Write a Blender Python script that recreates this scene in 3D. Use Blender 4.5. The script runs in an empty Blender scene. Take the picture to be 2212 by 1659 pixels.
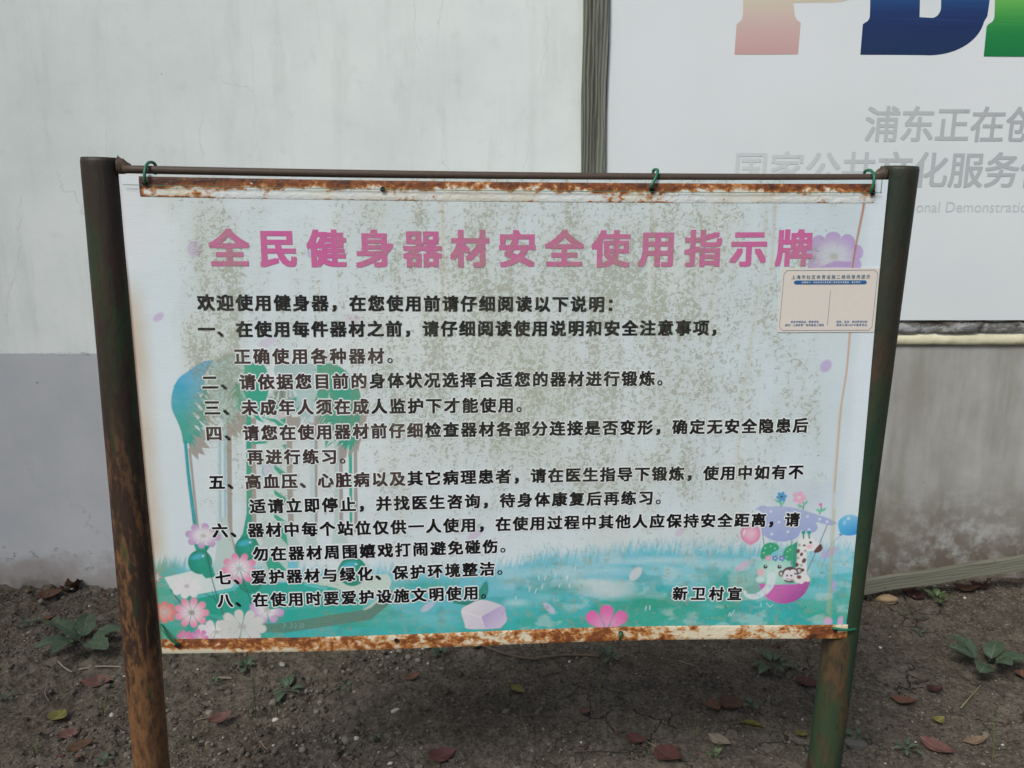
import bpy, bmesh, math, random
import numpy as np
from mathutils import Vector, Matrix
scene = bpy.context.scene
COL = scene.collection
random.seed(7); RS = np.random.RandomState(11)

# ------------------------------------------------------------------ camera
PITCH = math.radians(12.5); EYE = 1.5; FPX = 1780.0          # focal length on a 2212 px wide sheet
cd = bpy.data.cameras.new('camera'); cam = bpy.data.objects.new('camera', cd); COL.objects.link(cam)
cd.sensor_width = 36.0; cd.lens = 36.0 * FPX / 2212.0; cd.clip_start = 0.02; cd.clip_end = 1000
cam.location = (0, 0, EYE); cam.rotation_euler = (math.pi/2 - PITCH, 0, 0)
scene.camera = cam
# ------------------------------------------------------------------ light
SUN_EL, SUN_AZ = math.radians(50), math.radians(215)
w = bpy.data.worlds.new('World'); scene.world = w; w.use_nodes = True
wt = w.node_tree; bg = wt.nodes['Background']
sky = wt.nodes.new('ShaderNodeTexSky'); sky.sky_type = 'NISHITA'; sky.sun_disc = False
sky.sun_elevation = SUN_EL; sky.sun_rotation = SUN_AZ; sky.dust_density = 2.5; sky.air_density = 1.0; sky.ozone_density = 0.6
wt.links.new(sky.outputs[0], bg.inputs[0]); bg.inputs[1].default_value = 0.075
sd = bpy.data.lights.new('sun', 'SUN'); sun = bpy.data.objects.new('sun', sd); COL.objects.link(sun)
sd.energy = 2.0; sd.angle = math.radians(22); sd.color = (0.965, 0.985, 0.93)
sdir = Vector((math.sin(SUN_AZ)*math.cos(SUN_EL), math.cos(SUN_AZ)*math.cos(SUN_EL), math.sin(SUN_EL)))
sun.rotation_euler = (-sdir).to_track_quat('-Z', 'Y').to_euler()
scene.view_settings.view_transform = 'Standard'; scene.view_settings.look = 'None'
scene.view_settings.exposure = 0.48; scene.view_settings.gamma = 1.0

# ------------------------------------------------------------------ helpers
def lin(c):
    c = np.asarray(c, float)/255.0
    return np.where(c <= 0.04045, c/12.92, ((c+0.055)/1.055)**2.4)
def L(r, g, b, k=1.0):
    v = lin((r, g, b))*k
    return (float(v[0]), float(v[1]), float(v[2]), 1.0)
def tag(o, label=None, cat=None, group=None, kind=None):
    if label: o['label'] = label
    if cat: o['category'] = cat
    if group: o['group'] = group
    if kind: o['kind'] = kind
    return o
def empty(name, loc=(0, 0, 0), mat=None):
    o = bpy.data.objects.new(name, None); o.empty_display_size = 0.05; COL.objects.link(o)
    if mat is not None: o.matrix_world = mat
    else: o.location = loc
    return o
def mesh_obj(name, V, Fs, material=None, parent=None, smooth=False, colors=None):
    me = bpy.data.meshes.new(name)
    V = np.asarray(V, np.float32)
    if isinstance(Fs, np.ndarray):
        n, k = Fs.shape
        me.vertices.add(len(V)); me.vertices.foreach_set('co', V.ravel())
        me.loops.add(n*k); me.loops.foreach_set('vertex_index', Fs.astype(np.int32).ravel())
        me.polygons.add(n); me.polygons.foreach_set('loop_start', np.arange(0, n*k, k, dtype=np.int32))
        me.polygons.foreach_set('loop_total', np.full(n, k, np.int32))
        me.update(calc_edges=True); me.validate()
    else:
        me.from_pydata([tuple(map(float, v)) for v in V], [], [tuple(f) for f in Fs])
    if smooth: me.polygons.foreach_set('use_smooth', np.ones(len(me.polygons), bool))
    if colors is not None:
        ca = me.color_attributes.new('paint', 'FLOAT_COLOR', 'POINT')
        c4 = np.ones((len(V), 4), np.float32); c4[:, :3] = colors
        ca.data.foreach_set('color', c4.ravel())
    if material: me.materials.append(material)
    o = bpy.data.objects.new(name, me); COL.objects.link(o)
    if parent: o.parent = parent
    return o
class Geo:
    def __init__(s): s.V = []; s.F = []
    def add(s, V, F):
        n = len(s.V); s.V += [tuple(v) for v in V]; s.F += [tuple(i+n for i in f) for f in F]
    def box(s, lo, hi):
        x0, y0, z0 = lo; x1, y1, z1 = hi
        s.add([(x0,y0,z0),(x1,y0,z0),(x1,y1,z0),(x0,y1,z0),(x0,y0,z1),(x1,y0,z1),(x1,y1,z1),(x0,y1,z1)],
              [(3,2,1,0),(4,5,6,7),(0,1,5,4),(1,2,6,5),(2,3,7,6),(3,0,4,7)])
    def tube(s, pts, r, n=10, cap=True):
        pts = [Vector(p) for p in pts]; m = len(pts)
        rr = r if isinstance(r, (list, tuple)) else [r]*m
        t0 = (pts[1]-pts[0]).normalized()
        nrm = t0.orthogonal().normalized(); V = []; F = []
        for i, p in enumerate(pts):
            t = (pts[min(i+1, m-1)]-pts[max(i-1, 0)]).normalized()
            nrm = (nrm - t*nrm.dot(t)).normalized(); b = t.cross(nrm)
            for k in range(n):
                a = 2*math.pi*k/n
                V.append(p + (nrm*math.cos(a)+b*math.sin(a))*rr[i])
        for i in range(m-1):
            for k in range(n):
                F.append((i*n+k, i*n+(k+1) % n, (i+1)*n+(k+1) % n, (i+1)*n+k))
        if cap: F += [tuple(range(n-1, -1, -1)), tuple((m-1)*n+k for k in range(n))]
        s.add(V, F)
    def build(s, name, mat, parent=None, smooth=False):
        return mesh_obj(name, np.array(s.V), s.F, mat, parent, smooth)
def spline(P, k=8):
    P = [Vector(p) for p in P]; out = []
    Q = [P[0]*2-P[1]] + P + [P[-1]*2-P[-2]]
    for i in range(1, len(Q)-2):
        a, b, c, d = Q[i-1:i+3]
        for j in range(k):
            t = j/k
            out.append(0.5*((2*b)+(c-a)*t+(2*a-5*b+4*c-d)*t*t+(3*b-a-3*c+d)*t**3))
    out.append(P[-1]); return out
TAB = RS.rand(256, 256)
def vn(x, y, s=1.0, seed=0):
    x = np.asarray(x, float)*s + seed*17.3 + 500; y = np.asarray(y, float)*s + seed*9.1 + 500
    xi = np.floor(x).astype(int); yi = np.floor(y).astype(int); fx = x-xi; fy = y-yi
    fx = fx*fx*(3-2*fx); fy = fy*fy*(3-2*fy)
    g = lambda a, b: TAB[a % 256, b % 256]
    return (g(xi, yi)*(1-fx)+g(xi+1, yi)*fx)*(1-fy)+(g(xi, yi+1)*(1-fx)+g(xi+1, yi+1)*fx)*fy
def fbm(x, y, s, o=4, seed=0):
    t = 0; a = 1; n = 0
    for i in range(o):
        t = t + a*vn(x, y, s*2**i, seed+i); n += a; a *= 0.5
    return t/n
def sstep(a, b, x):
    t = np.clip((np.asarray(x, float)-a)/(b-a), 0, 1); return t*t*(3-2*t)

# ------------------------------------------------------------------ layout: sheet (2212x1659) -> places in the world
CF = Vector((0, math.cos(PITCH), -math.sin(PITCH))); CU = Vector((0, math.sin(PITCH), math.cos(PITCH))); CR = Vector((1, 0, 0))
CO = Vector((0, 0, EYE))
def ray(x, y): return CF + CR*((x-1106)/FPX) + CU*((829.5-y)/FPX)
def hit(x, y, P0, n):
    r = ray(x, y); return CO + r*(n.dot(P0-CO)/n.dot(r))
YW = 2.99                                                    # wall face
def on_wall(x, y, off=0.0): return hit(x, y, Vector((0, YW-off, 0)), Vector((0, 1, 0)))
# banner plane
BA = Vector((0.99836, 0.05693, -0.00539)).normalized()
BB = Vector((0.00928, 0.01245, 0.99988)); BB = (BB-BA*BB.dot(BA)).normalized()
BN = BB.cross(BA)                                            # away from the viewer
BW, BH = 1.5375, 1.021
BO = Vector((0.0, 1.6813, 0.5266))                           # bottom centre of the banner
_tl = Vector((-0.7587, 1.6503, 1.5517)); _br = Vector((0.7668, 1.7251, 0.5225))
BO = (Vector((-0.7681, 1.6376, 0.5307))+_br)/2
BM = Matrix(((BA.x, BN.x, BB.x, BO.x), (BA.y, BN.y, BB.y, BO.y), (BA.z, BN.z, BB.z, BO.z), (0, 0, 0, 1)))
def buv(x, y, off=0.0):
    p = hit(x, y, BO+BN*off, BN) - BO
    return p.dot(BA), p.dot(BB)
def blocal(x, y, off=0.0):
    u, v = buv(x, y, off); return Vector((u, off, v))
def sheet_of(u, v):                                          # inverse of buv for arrays
    X = BO.x+BA.x*u+BB.x*v; Y = BO.y+BA.y*u+BB.y*v; Z = BO.z+BA.z*u+BB.z*v - EYE
    d = Y*CF.y+Z*CF.z; a = X/d; b = (Y*CU.y+Z*CU.z)/d
    return 1106+a*FPX, 829.5-b*FPX
def sag(u, v): return -0.0045*(1-(2*u/BW)**2)*np.clip(v/BH, 0, 1)**3
def curl(u, v):                                              # gentle loose wave of the vinyl, + is away from the viewer
    t = np.asarray(u)/BW; s = np.asarray(v)/BH
    return 0.004*np.sin(3.1*t*2+0.6)*(1-s)*1.4 + 0.0025*np.sin(9*t+4*s) - 0.006*np.exp(-((s-0.45)/0.25)**2)*np.cos(2.2*t)
def bsurf(u, v, lift=0.0):
    u = np.asarray(u, float); v = np.asarray(v, float)
    return np.stack([u, curl(u, v)-lift, v+sag(u, v)], -1)

# ------------------------------------------------------------------ node helpers
class NT:
    def __init__(s, name):
        s.m = bpy.data.materials.new(name); s.m.use_nodes = True; s.t = s.m.node_tree
        s.p = s.t.nodes['Principled BSDF']; s.tc = None
    def n(s, typ, **kw):
        nd = s.t.nodes.new('ShaderNode'+typ)
        for k, v in kw.items():
            if isinstance(k, str) and hasattr(nd, k): setattr(nd, k, v)
        return nd
    def put(s, sock, v):
        if isinstance(v, bpy.types.NodeSocket): s.t.links.new(v, sock)
        elif v is not None: sock.default_value = v
    def co(s, kind='Object', scale=None, loc=None):
        if s.tc is None: s.tc = s.n('TexCoord')
        o = s.tc.outputs[kind]
        if scale or loc:
            mp = s.n('Mapping'); s.put(mp.inputs[0], o)
            if scale: mp.inputs['Scale'].default_value = scale
            if loc: mp.inputs['Location'].default_value = loc
            o = mp.outputs[0]
        return o
    def noise(s, scale, detail=4, rough=0.55, co=None, dist=0.0):
        nd = s.n('TexNoise'); s.put(nd.inputs['Vector'], co if co is not None else s.co())
        nd.inputs['Scale'].default_value = scale; nd.inputs['Detail'].default_value = detail
        nd.inputs['Roughness'].default_value = rough; nd.inputs['Distortion'].default_value = dist
        return nd.outputs['Fac']
    def math(s, op, a, b=None, clamp=False):
        nd = s.n('Math'); nd.operation = op; nd.use_clamp = clamp
        s.put(nd.inputs[0], a)
        if b is not None: s.put(nd.inputs[1], b)
        return nd.outputs[0]
    def rng(s, v, a, b, lo=0.0, hi=1.0, smooth=True):
        nd = s.n('MapRange'); nd.interpolation_type = 'SMOOTHSTEP' if smooth else 'LINEAR'
        s.put(nd.inputs[0], v)
        for i, x in zip((1, 2, 3, 4), (a, b, lo, hi)): s.put(nd.inputs[i], x)
        return nd.outputs[0]
    def mix(s, f, a, b, mode='MIX'):
        nd = s.n('MixRGB'); nd.blend_type = mode
        s.put(nd.inputs[0], f); s.put(nd.inputs[1], a); s.put(nd.inputs[2], b)
        return nd.outputs[0]
    def xyz(s, co=None):
        nd = s.n('SeparateXYZ'); s.put(nd.inputs[0], co if co is not None else s.co()); return nd.outputs
    def attr(s, name='paint'):
        nd = s.n('Attribute'); nd.attribute_name = name; return nd.outputs['Color']
    def bump(s, h, strength=0.3, dist=0.01, normal=None):
        nd = s.n('Bump'); nd.inputs['Strength'].default_value = strength; nd.inputs['Distance'].default_value = dist
        s.put(nd.inputs['Height'], h)
        if normal is not None: s.put(nd.inputs['Normal'], normal)
        s.put(s.p.inputs['Normal'], nd.outputs[0]); return nd.outputs[0]
    def out(s, color=None, rough=None, spec=None, metal=None, coat=None):
        if color is not None: s.put(s.p.inputs['Base Color'], color)
        if rough is not None: s.put(s.p.inputs['Roughness'], rough)
        if spec is not None: s.put(s.p.inputs['Specular IOR Level'], spec)
        if metal is not None: s.put(s.p.inputs['Metallic'], metal)
        if coat is not None: s.put(s.p.inputs['Coat Weight'], coat)
        return s.m

# ------------------------------------------------------------------ materials
def vinyl(name, color=None, amount=1.0):
    """printed vinyl: print colour, then the olive grime every layer of the print shares (same object coordinates)"""
    m = NT(name)
    base = m.attr() if color is None else color
    x, y, z = m.xyz()
    u = m.math('DIVIDE', m.math('SUBTRACT', x, 0.12), 0.54)
    v = m.math('DIVIDE', m.math('SUBTRACT', z, 0.72), 0.42)
    r2 = m.math('ADD', m.math('MULTIPLY', u, u), m.math('MULTIPLY', v, v))
    reg = m.rng(r2, 1.5, 0.1)
    bu = m.math('DIVIDE', m.math('SUBTRACT', x, -0.60), 0.075)
    bv = m.math('DIVIDE', m.math('SUBTRACT', z, 0.72), 0.34)
    reg2 = m.rng(m.math('ADD', m.math('MULTIPLY', bu, bu), m.math('MULTIPLY', bv, bv)), 1.3, 0.0)
    reg = m.math('MAXIMUM', reg, m.math('MULTIPLY', reg2, 1.15))
    edge = m.math('MULTIPLY', m.rng(x, -0.72, -0.66), m.rng(x, 0.735, 0.64))
    reg = m.math('MULTIPLY', m.math('ADD', m.math('MULTIPLY', reg, 0.48), 0.62), edge)
    big = m.noise(7.0, 5, 0.65)
    streak = m.noise(1.0, 5, 0.65, m.co(scale=(22, 1, 4.5)))
    fine = m.noise(120.0, 3, 0.62, None, 0.9)
    val = m.math('ADD', m.math('ADD', m.math('MULTIPLY', big, 0.45), m.math('MULTIPLY', streak, 0.60)), m.math('MULTIPLY', fine, 1.25))
    val = m.math('ADD', val, m.math('MULTIPLY', reg, 0.34))
    mask = m.rng(val, 1.47, 1.66)
    soft = m.rng(m.math('ADD', m.math('ADD', m.math('MULTIPLY', big, 0.7), m.math('MULTIPLY', streak, 0.6)), m.math('MULTIPLY', reg, 0.35)), 0.72, 1.15)
    soft = m.math('MULTIPLY', soft, m.rng(z, 0.16, 0.40, 0.25, 1.0))
    speck = m.rng(m.noise(210.0, 2, 0.5), 0.735, 0.77)
    olive = m.mix(m.noise(30, 2), L(150, 146, 104), L(116, 116, 84))
    c = m.mix(m.math('MULTIPLY', soft, 0.26*amount), base, L(176, 178, 150))
    c = m.mix(m.math('MULTIPLY', mask, 0.50*amount), c, olive)
    c = m.mix(m.math('MULTIPLY', speck, m.math('MULTIPLY', reg, 0.75*amount)), c, L(70, 66, 50))
    rough = m.math('ADD', m.math('MULTIPLY', mask, 0.4), m.math('ADD', 0.20, m.math('MULTIPLY', big, 0.12)))
    weave = m.noise(1.0, 2, 0.5, m.co(scale=(40, 1, 420)))
    pk = m.noise(14.0, 3, 0.5)
    m.bump(m.math('ADD', m.math('MULTIPLY', weave, 0.25), m.math('ADD', m.math('MULTIPLY', pk, 1.0), m.math('MULTIPLY', mask, 0.25))), 0.25, 0.004)
    return m.out(c, rough, 0.5)

def rust_hem(top):
    m = NT('rust_stained_hem_'+('upper' if top else 'lower'))
    x, y, z = m.xyz()
    n1 = m.noise(1.0, 6, 0.68, m.co(scale=(16, 1, 26)), 0.6)
    n2 = m.noise(1.0, 4, 0.62, m.co(scale=(66, 1, 80)), 0.3)
    n3 = m.noise(5.0, 2, 0.5)
    dens = m.attr()                                         # rust density painted along the bar
    dr = m.n('SeparateColor'); m.put(dr.inputs[0], dens); D = dr.outputs[0]
    n1c = m.rng(n1, 0.30, 0.70, 0, 1, False); n2c = m.rng(n2, 0.30, 0.70, 0, 1, False)
    val = m.math('ADD', m.math('ADD', m.math('MULTIPLY', n1c, 0.46), m.math('MULTIPLY', n2c, 0.30)), m.math('MULTIPLY', D, 0.38))
    cream = m.mix(n3, L(226, 218, 200), L(205, 188, 150))
    if top: cream = m.mix(m.rng(n3, 0.4, 0.65), L(224, 228, 226), L(218, 210, 190))
    c = m.mix(m.rng(val, 0.50, 0.64), cream, L(186, 124, 66))
    c = m.mix(m.rng(val, 0.63, 0.74), c, L(128, 72, 40))
    c = m.mix(m.rng(val, 0.78, 0.96), c, L(74, 46, 34))
    fl = m.rng(m.noise(1.0, 3, 0.6, m.co(scale=(75, 1, 110), loc=(3, 0, 5))), 0.68, 0.73)
    c = m.mix(m.math('MULTIPLY', fl, m.math('MULTIPLY', D, 0.8)), c, L(215, 210, 200))
    m.bump(m.math('ADD', n2, val), 0.35, 0.004)
    return m.out(c, 0.62, 0.4)

def post_mat(green, name):
    m = NT(name)
    x, y, z = m.xyz()
    n1 = m.noise(1.0, 6, 0.62, m.co(scale=(22, 22, 5)), 0.5)
    n2 = m.noise(1.0, 5, 0.68, m.co(scale=(95, 95, 34)))
    n3 = m.noise(1.0, 4, 0.6, m.co(scale=(12, 12, 2.2), loc=(5, 2, 1)), 0.8)
    if green:
        c = m.mix(m.rng(n1, 0.40, 0.60), L(34, 58, 42), L(50, 64, 42))
        rust = m.rng(m.math('ADD', n3, m.math('MULTIPLY', n2, 0.25)), 0.61, 0.72)
        c = m.mix(m.math('MULTIPLY', rust, 0.8), c, m.mix(m.rng(n2, 0.4, 0.6), L(92, 64, 44), L(60, 46, 36)))
        c = m.mix(m.math('MULTIPLY', m.rng(z, 0.75, 1.35), 0.75), c, m.mix(m.rng(n1, 0.4, 0.6), L(30, 36, 26), L(44, 36, 28)))
    else:
        brown = m.mix(m.rng(n2, 0.40, 0.62), L(120, 84, 54), L(88, 62, 42))
        upper = m.mix(m.rng(n3, 0.42, 0.58), L(62, 44, 30), m.mix(m.rng(n1, 0.4, 0.6), L(46, 50, 30), L(72, 52, 34)))
        c = m.mix(m.rng(m.math('ADD', z, m.math('MULTIPLY', m.math('SUBTRACT', n3, 0.5), 0.9)), 1.15, 0.75), upper, brown)
        pz = m.math('MULTIPLY', m.rng(z, 0.30, 0.58), 0.16)
        pit = m.rng(m.math('ADD', m.math('ADD', m.math('MULTIPLY', n1, 0.8), m.math('MULTIPLY', n2, 0.45)), pz), 0.70, 0.84)
        c = m.mix(m.math('MULTIPLY', pit, 0.9), c, m.mix(n2, L(40, 30, 26), L(58, 40, 34)))
        pit2 = m.rng(m.math('ADD', m.math('MULTIPLY', n3, 0.7), m.math('MULTIPLY', n2, 0.3)), 0.52, 0.60)
        c = m.mix(m.math('MULTIPLY', pit2, m.math('MULTIPLY', m.rng(z, 0.3, 0.5), 0.7)), c, L(46, 36, 30))
        gr = m.rng(m.math('ADD', m.noise(1.0, 3, 0.6, m.co(scale=(30, 30, 6), loc=(9, 1, 3))), m.math('MULTIPLY', m.rng(z, 0.8, 1.3), 0.12)), 0.62, 0.70)
        c = m.mix(m.math('MULTIPLY', gr, 0.6), c, L(36, 62, 36))
        c = m.mix(m.rng(z, 1.36, 1.52), c, m.mix(0.7, c, L(40, 32, 27)))
    c = m.mix(m.rng(n2, 0.60, 0.68), c, m.mix(0.6, c, L(38, 28, 24)))
    m.bump(m.math('ADD', m.math('MULTIPLY', n2, 0.7), n1), 0.5, 0.004)
    return m.out(c, 0.55, 0.4)

def plain(name, c, rough=0.6, var=0.12, scale=40, bump=0.2, spec=0.4):
    m = NT(name); n = m.noise(scale, 4, 0.6)
    dark = tuple(v*(1-var*2) for v in c[:3])+(1,); lite = tuple(min(1, v*(1+var)) for v in c[:3])+(1,)
    m.bump(n, bump, 0.003)
    return m.out(m.mix(n, dark, lite), rough, spec)

def wall_mat():
    m = NT('weathered_plaster')
    x, y, z = m.xyz()
    xr = on_wall(1280, 500).x
    zb = m.rng(x, xr-0.01, xr+0.01, on_wall(100, 764).z, on_wall(2050, 735).z)
    n1 = m.noise(2.2, 5, 0.6); n2 = m.noise(14, 5, 0.65); n3 = m.noise(90, 3, 0.6)
    st = m.noise(1.0, 5, 0.65, m.co(scale=(9, 1, 1.3)))
    up = m.mix(m.rng(n1, 0.3, 0.7), L(216, 222, 219), L(230, 234, 231))
    up = m.mix(m.math('MULTIPLY', m.rng(st, 0.5, 0.75), 0.34), up, L(184, 190, 182))
    lo = m.mix(m.rng(n1, 0.3, 0.7), L(174, 176, 180), L(186, 187, 190))
    # right hand plinth: stained cement
    cm = m.mix(m.rng(m.math('ADD', m.math('MULTIPLY', n1, 0.6), m.math('MULTIPLY', st, 0.5)), 0.4, 0.7), L(172, 171, 168), L(146, 142, 134))
    cm = m.mix(m.math('MULTIPLY', m.rng(st, 0.52, 0.7), 0.45), cm, L(140, 143, 128))
    lo = m.mix(m.rng(x, xr-0.02, xr+0.02), lo, cm)
    wob = m.math('ADD', z, m.math('MULTIPLY', m.math('SUBTRACT', n2, 0.5), 0.02))
    c = m.mix(m.rng(m.math('SUBTRACT', wob, zb), 0.003, -0.003), up, lo)
    line = m.math('MULTIPLY', m.rng(m.math('ABSOLUTE', m.math('SUBTRACT', wob, zb)), 0.010, 0.003), m.rng(n2, 0.5, 0.62))
    c = m.mix(m.math('MULTIPLY', line, 0.75), c, L(110, 110, 104))
    # rising damp and splashed mud near the ground
    dz = m.math('ADD', z, m.math('MULTIPLY', m.math('SUBTRACT', m.noise(5, 5, 0.65), 0.5), -0.34))
    c = m.mix(m.math('MULTIPLY', m.rng(dz, 0.17, 0.06), 0.65), c, L(136, 124, 116))
    mo = m.math('MULTIPLY', m.rng(m.math('ABSOLUTE', m.math('SUBTRACT', dz, 0.15)), 0.045, 0.0), m.rng(m.noise(26, 4, 0.65), 0.54, 0.64))
    c = m.mix(m.math('MULTIPLY', mo, 0.7), c, L(90, 86, 72))
    c = m.mix(m.math('MULTIPLY', m.rng(dz, 0.07, -0.04), 0.75), c, L(92, 84, 76))
    pr = m.math('MULTIPLY', m.rng(x, xr, xr+0.6), m.rng(dz, 0.55, 0.1))
    c = m.mix(m.math('MULTIPLY', pr, m.rng(n2, 0.3, 0.6)), c, L(104, 94, 84))
    # hairline cracks
    vo = m.n('TexVoronoi'); vo.feature = 'DISTANCE_TO_EDGE'; vo.inputs['Scale'].default_value = 1.0
    wv = m.n('VectorMath'); wv.operation = 'ADD'
    nz = m.n('TexNoise'); nz.inputs['Scale'].default_value = 7; nz.inputs['Detail'].default_value = 5; nz.inputs['Roughness'].default_value = 0.6
    m.put(nz.inputs['Vector'], m.co())
    sc = m.n('VectorMath'); sc.operation = 'SCALE'; m.put(sc.inputs[0], nz.outputs['Color']); sc.inputs['Scale'].default_value = 0.16
    m.put(wv.inputs[0], m.co(scale=(2.4, 1, 0.45))); m.put(wv.inputs[1], sc.outputs[0]); m.put(vo.inputs['Vector'], wv.outputs[0])
    cr = m.math('MULTIPLY', m.rng(vo.outputs['Distance'], 0.0030, 0.0006), m.rng(n1, 0.40, 0.62))
    c = m.mix(m.math('MULTIPLY', cr, 0.22), c, L(110, 112, 106))
    # pits and specks
    sp = m.math('MULTIPLY', m.rng(m.noise(48, 2, 0.5), 0.745, 0.765), m.rng(m.noise(3.0, 3, 0.6), 0.5, 0.6))
    c = m.mix(m.math('MULTIPLY', sp, 0.75), c, L(84, 84, 78))
    c = m.mix(m.math('MULTIPLY', m.rng(n2, 0.55, 0.72), 0.12), c, L(160, 164, 158))
    h = m.math('ADD', m.math('MULTIPLY', n2, 0.6), m.math('SUBTRACT', m.math('MULTIPLY', n3, 0.25), m.math('MULTIPLY', cr, 0.3)))
    m.bump(h, 0.22, 0.006)
    return m.out(c, 0.75, 0.3)

def soil_mat():
    m = NT('bare_soil')
    x, y, z = m.xyz()
    n1 = m.noise(2.6, 5, 0.6); n2 = m.noise(16, 6, 0.68); n3 = m.noise(85, 5, 0.72); n4 = m.noise(260, 3, 0.7)
    c = m.mix(m.rng(n1, 0.35, 0.65), L(94, 85, 75), L(111, 102, 91))
    c = m.mix(m.rng(n2, 0.40, 0.62), m.mix(0.6, c, L(66, 59, 52)), c)
    c = m.mix(m.math('MULTIPLY', m.rng(n3, 0.5, 0.68), 0.6), c, L(132, 124, 112))
    c = m.mix(m.math('MULTIPLY', m.rng(n3, 0.46, 0.36), 0.8), c, L(44, 38, 34))
    c = m.mix(m.math('MULTIPLY', m.rng(m.noise(7, 4, 0.6), 0.55, 0.68), 0.3), c, L(66, 66, 46))
    vo = m.n('TexVoronoi'); vo.feature = 'DISTANCE_TO_EDGE'; vo.inputs['Scale'].default_value = 8.0
    wv = m.n('VectorMath'); wv.operation = 'ADD'
    nz = m.n('TexNoise'); nz.inputs['Scale'].default_value = 11; nz.inputs['Detail'].default_value = 4; m.put(nz.inputs['Vector'], m.co())
    sc = m.n('VectorMath'); sc.operation = 'SCALE'; m.put(sc.inputs[0], nz.outputs['Color']); sc.inputs['Scale'].default_value = 0.12
    m.put(wv.inputs[0], m.co()); m.put(wv.inputs[1], sc.outputs[0]); m.put(vo.inputs['Vector'], wv.outputs[0])
    cr = m.math('MULTIPLY', m.rng(vo.outputs['Distance'], 0.028, 0.006), m.math('MULTIPLY', m.rng(x, -0.3, 0.3), m.rng(n1, 0.46, 0.6)))
    c = m.mix(m.math('MULTIPLY', cr, 0.8), c, L(36, 31, 27))
    h = m.math('ADD', m.math('ADD', m.math('MULTIPLY', n2, 1.3), m.math('MULTIPLY', n3, 0.9)), m.math('SUBTRACT', m.math('MULTIPLY', n4, 0.4), m.math('MULTIPLY', cr, 0.8)))
    m.bump(h, 0.9, 0.012)
    return m.out(c, 0.95, 0.15)

def wood_mat(name, c1, c2, ax):
    m = NT(name)
    sc = [14, 14, 14]; sc[ax] = 0.7
    sc2 = [120, 120, 120]; sc2[ax] = 3.0
    g = m.noise(1.0, 4, 0.6, m.co(scale=tuple(sc)), 0.5)
    wv = m.n('TexWave'); wv.wave_type = 'BANDS'; wv.bands_direction = 'X' if ax != 0 else 'Z'
    wv.inputs['Scale'].default_value = 26; wv.inputs['Distortion'].default_value = 9; wv.inputs['Detail'].default_value = 3; wv.inputs['Detail Scale'].default_value = 0.9
    s3 = [1.0, 1.0, 1.0]; s3[ax] = 0.13
    m.put(wv.inputs['Vector'], m.co(scale=tuple(s3)))
    f = m.noise(1.0, 4, 0.7, m.co(scale=tuple(sc2)))
    v = m.math('ADD', m.math('MULTIPLY', wv.outputs['Fac'], 0.20), m.math('ADD', m.math('MULTIPLY', f, 0.6), m.math('MULTIPLY', g, 0.6)))
    c = m.mix(m.rng(v, 0.42, 0.95), c1, c2)
    sp = m.rng(m.noise(55, 3, 0.6), 0.66, 0.74)
    c = m.mix(m.math('MULTIPLY', sp, 0.6), c, L(52, 50, 44))
    m.bump(v, 0.5, 0.004)
    return m.out(c, 0.85, 0.2)

def leaf_mat(name, c, vein, dry=True):
    m = NT(name)
    x, y, z = m.xyz()
    n = m.noise(90, 4, 0.65); n2 = m.noise(30, 3, 0.6)
    mid = m.rng(m.math('ABSOLUTE', y), 0.0016, 0.0005)
    c2 = m.mix(m.rng(n, 0.35, 0.7), c, tuple(v*0.62 for v in c[:3])+(1,))
    c2 = m.mix(m.math('MULTIPLY', m.rng(n2, 0.58, 0.68), 0.7 if dry else 0.2), c2, tuple(v*0.4 for v in c[:3])+(1,))
    c2 = m.mix(m.math('MULTIPLY', mid, 0.6), c2, vein)
    m.bump(n2, 0.4, 0.003)
    return m.out(c2, 0.55 if not dry else 0.7, 0.35)

# ------------------------------------------------------------------ glyphs
_tc = bpy.data.curves.new('glyph_source', 'FONT'); _tc.dimensions = '2D'; _tc.fill_mode = 'FRONT'; _tc.resolution_u = 4
_to = bpy.data.objects.new('glyph_source', _tc); COL.objects.link(_to)
_cache = {}
def glyph(ch, off):
    k = (ch, round(off, 4))
    if k not in _cache:
        _tc.body = ch; _tc.offset = off
        dg = bpy.context.evaluated_depsgraph_get(); dg.update()
        me = bpy.data.meshes.new_from_object(_to.evaluated_get(dg))
        V = np.array([v.co[:2] for v in me.vertices]).reshape(-1, 2)
        F = [tuple(p.vertices) for p in me.polygons]
        bpy.data.meshes.remove(me); _cache[k] = (V, F)
    return _cache[k]
_g = glyph('国', 0)[0]; GC = (_g.max(0)+_g.min(0))/2; EM = (_g.max(0)-_g.min(0)).max()/0.88
_cw = {}
def spread(r):
    if r < 0.004: return [(0, 0)]
    ring_ = lambda q, n: [(q*math.cos(2*math.pi*(i+.5)/n), q*math.sin(2*math.pi*(i+.5)/n)) for i in range(n)]
    if r < 0.05: return [(0, 0), (r, r*.8), (-r, r*.8), (r, -r*.8), (-r, -r*.8)]
    return ring_(r*0.45, 6)+ring_(r, 12)
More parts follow.
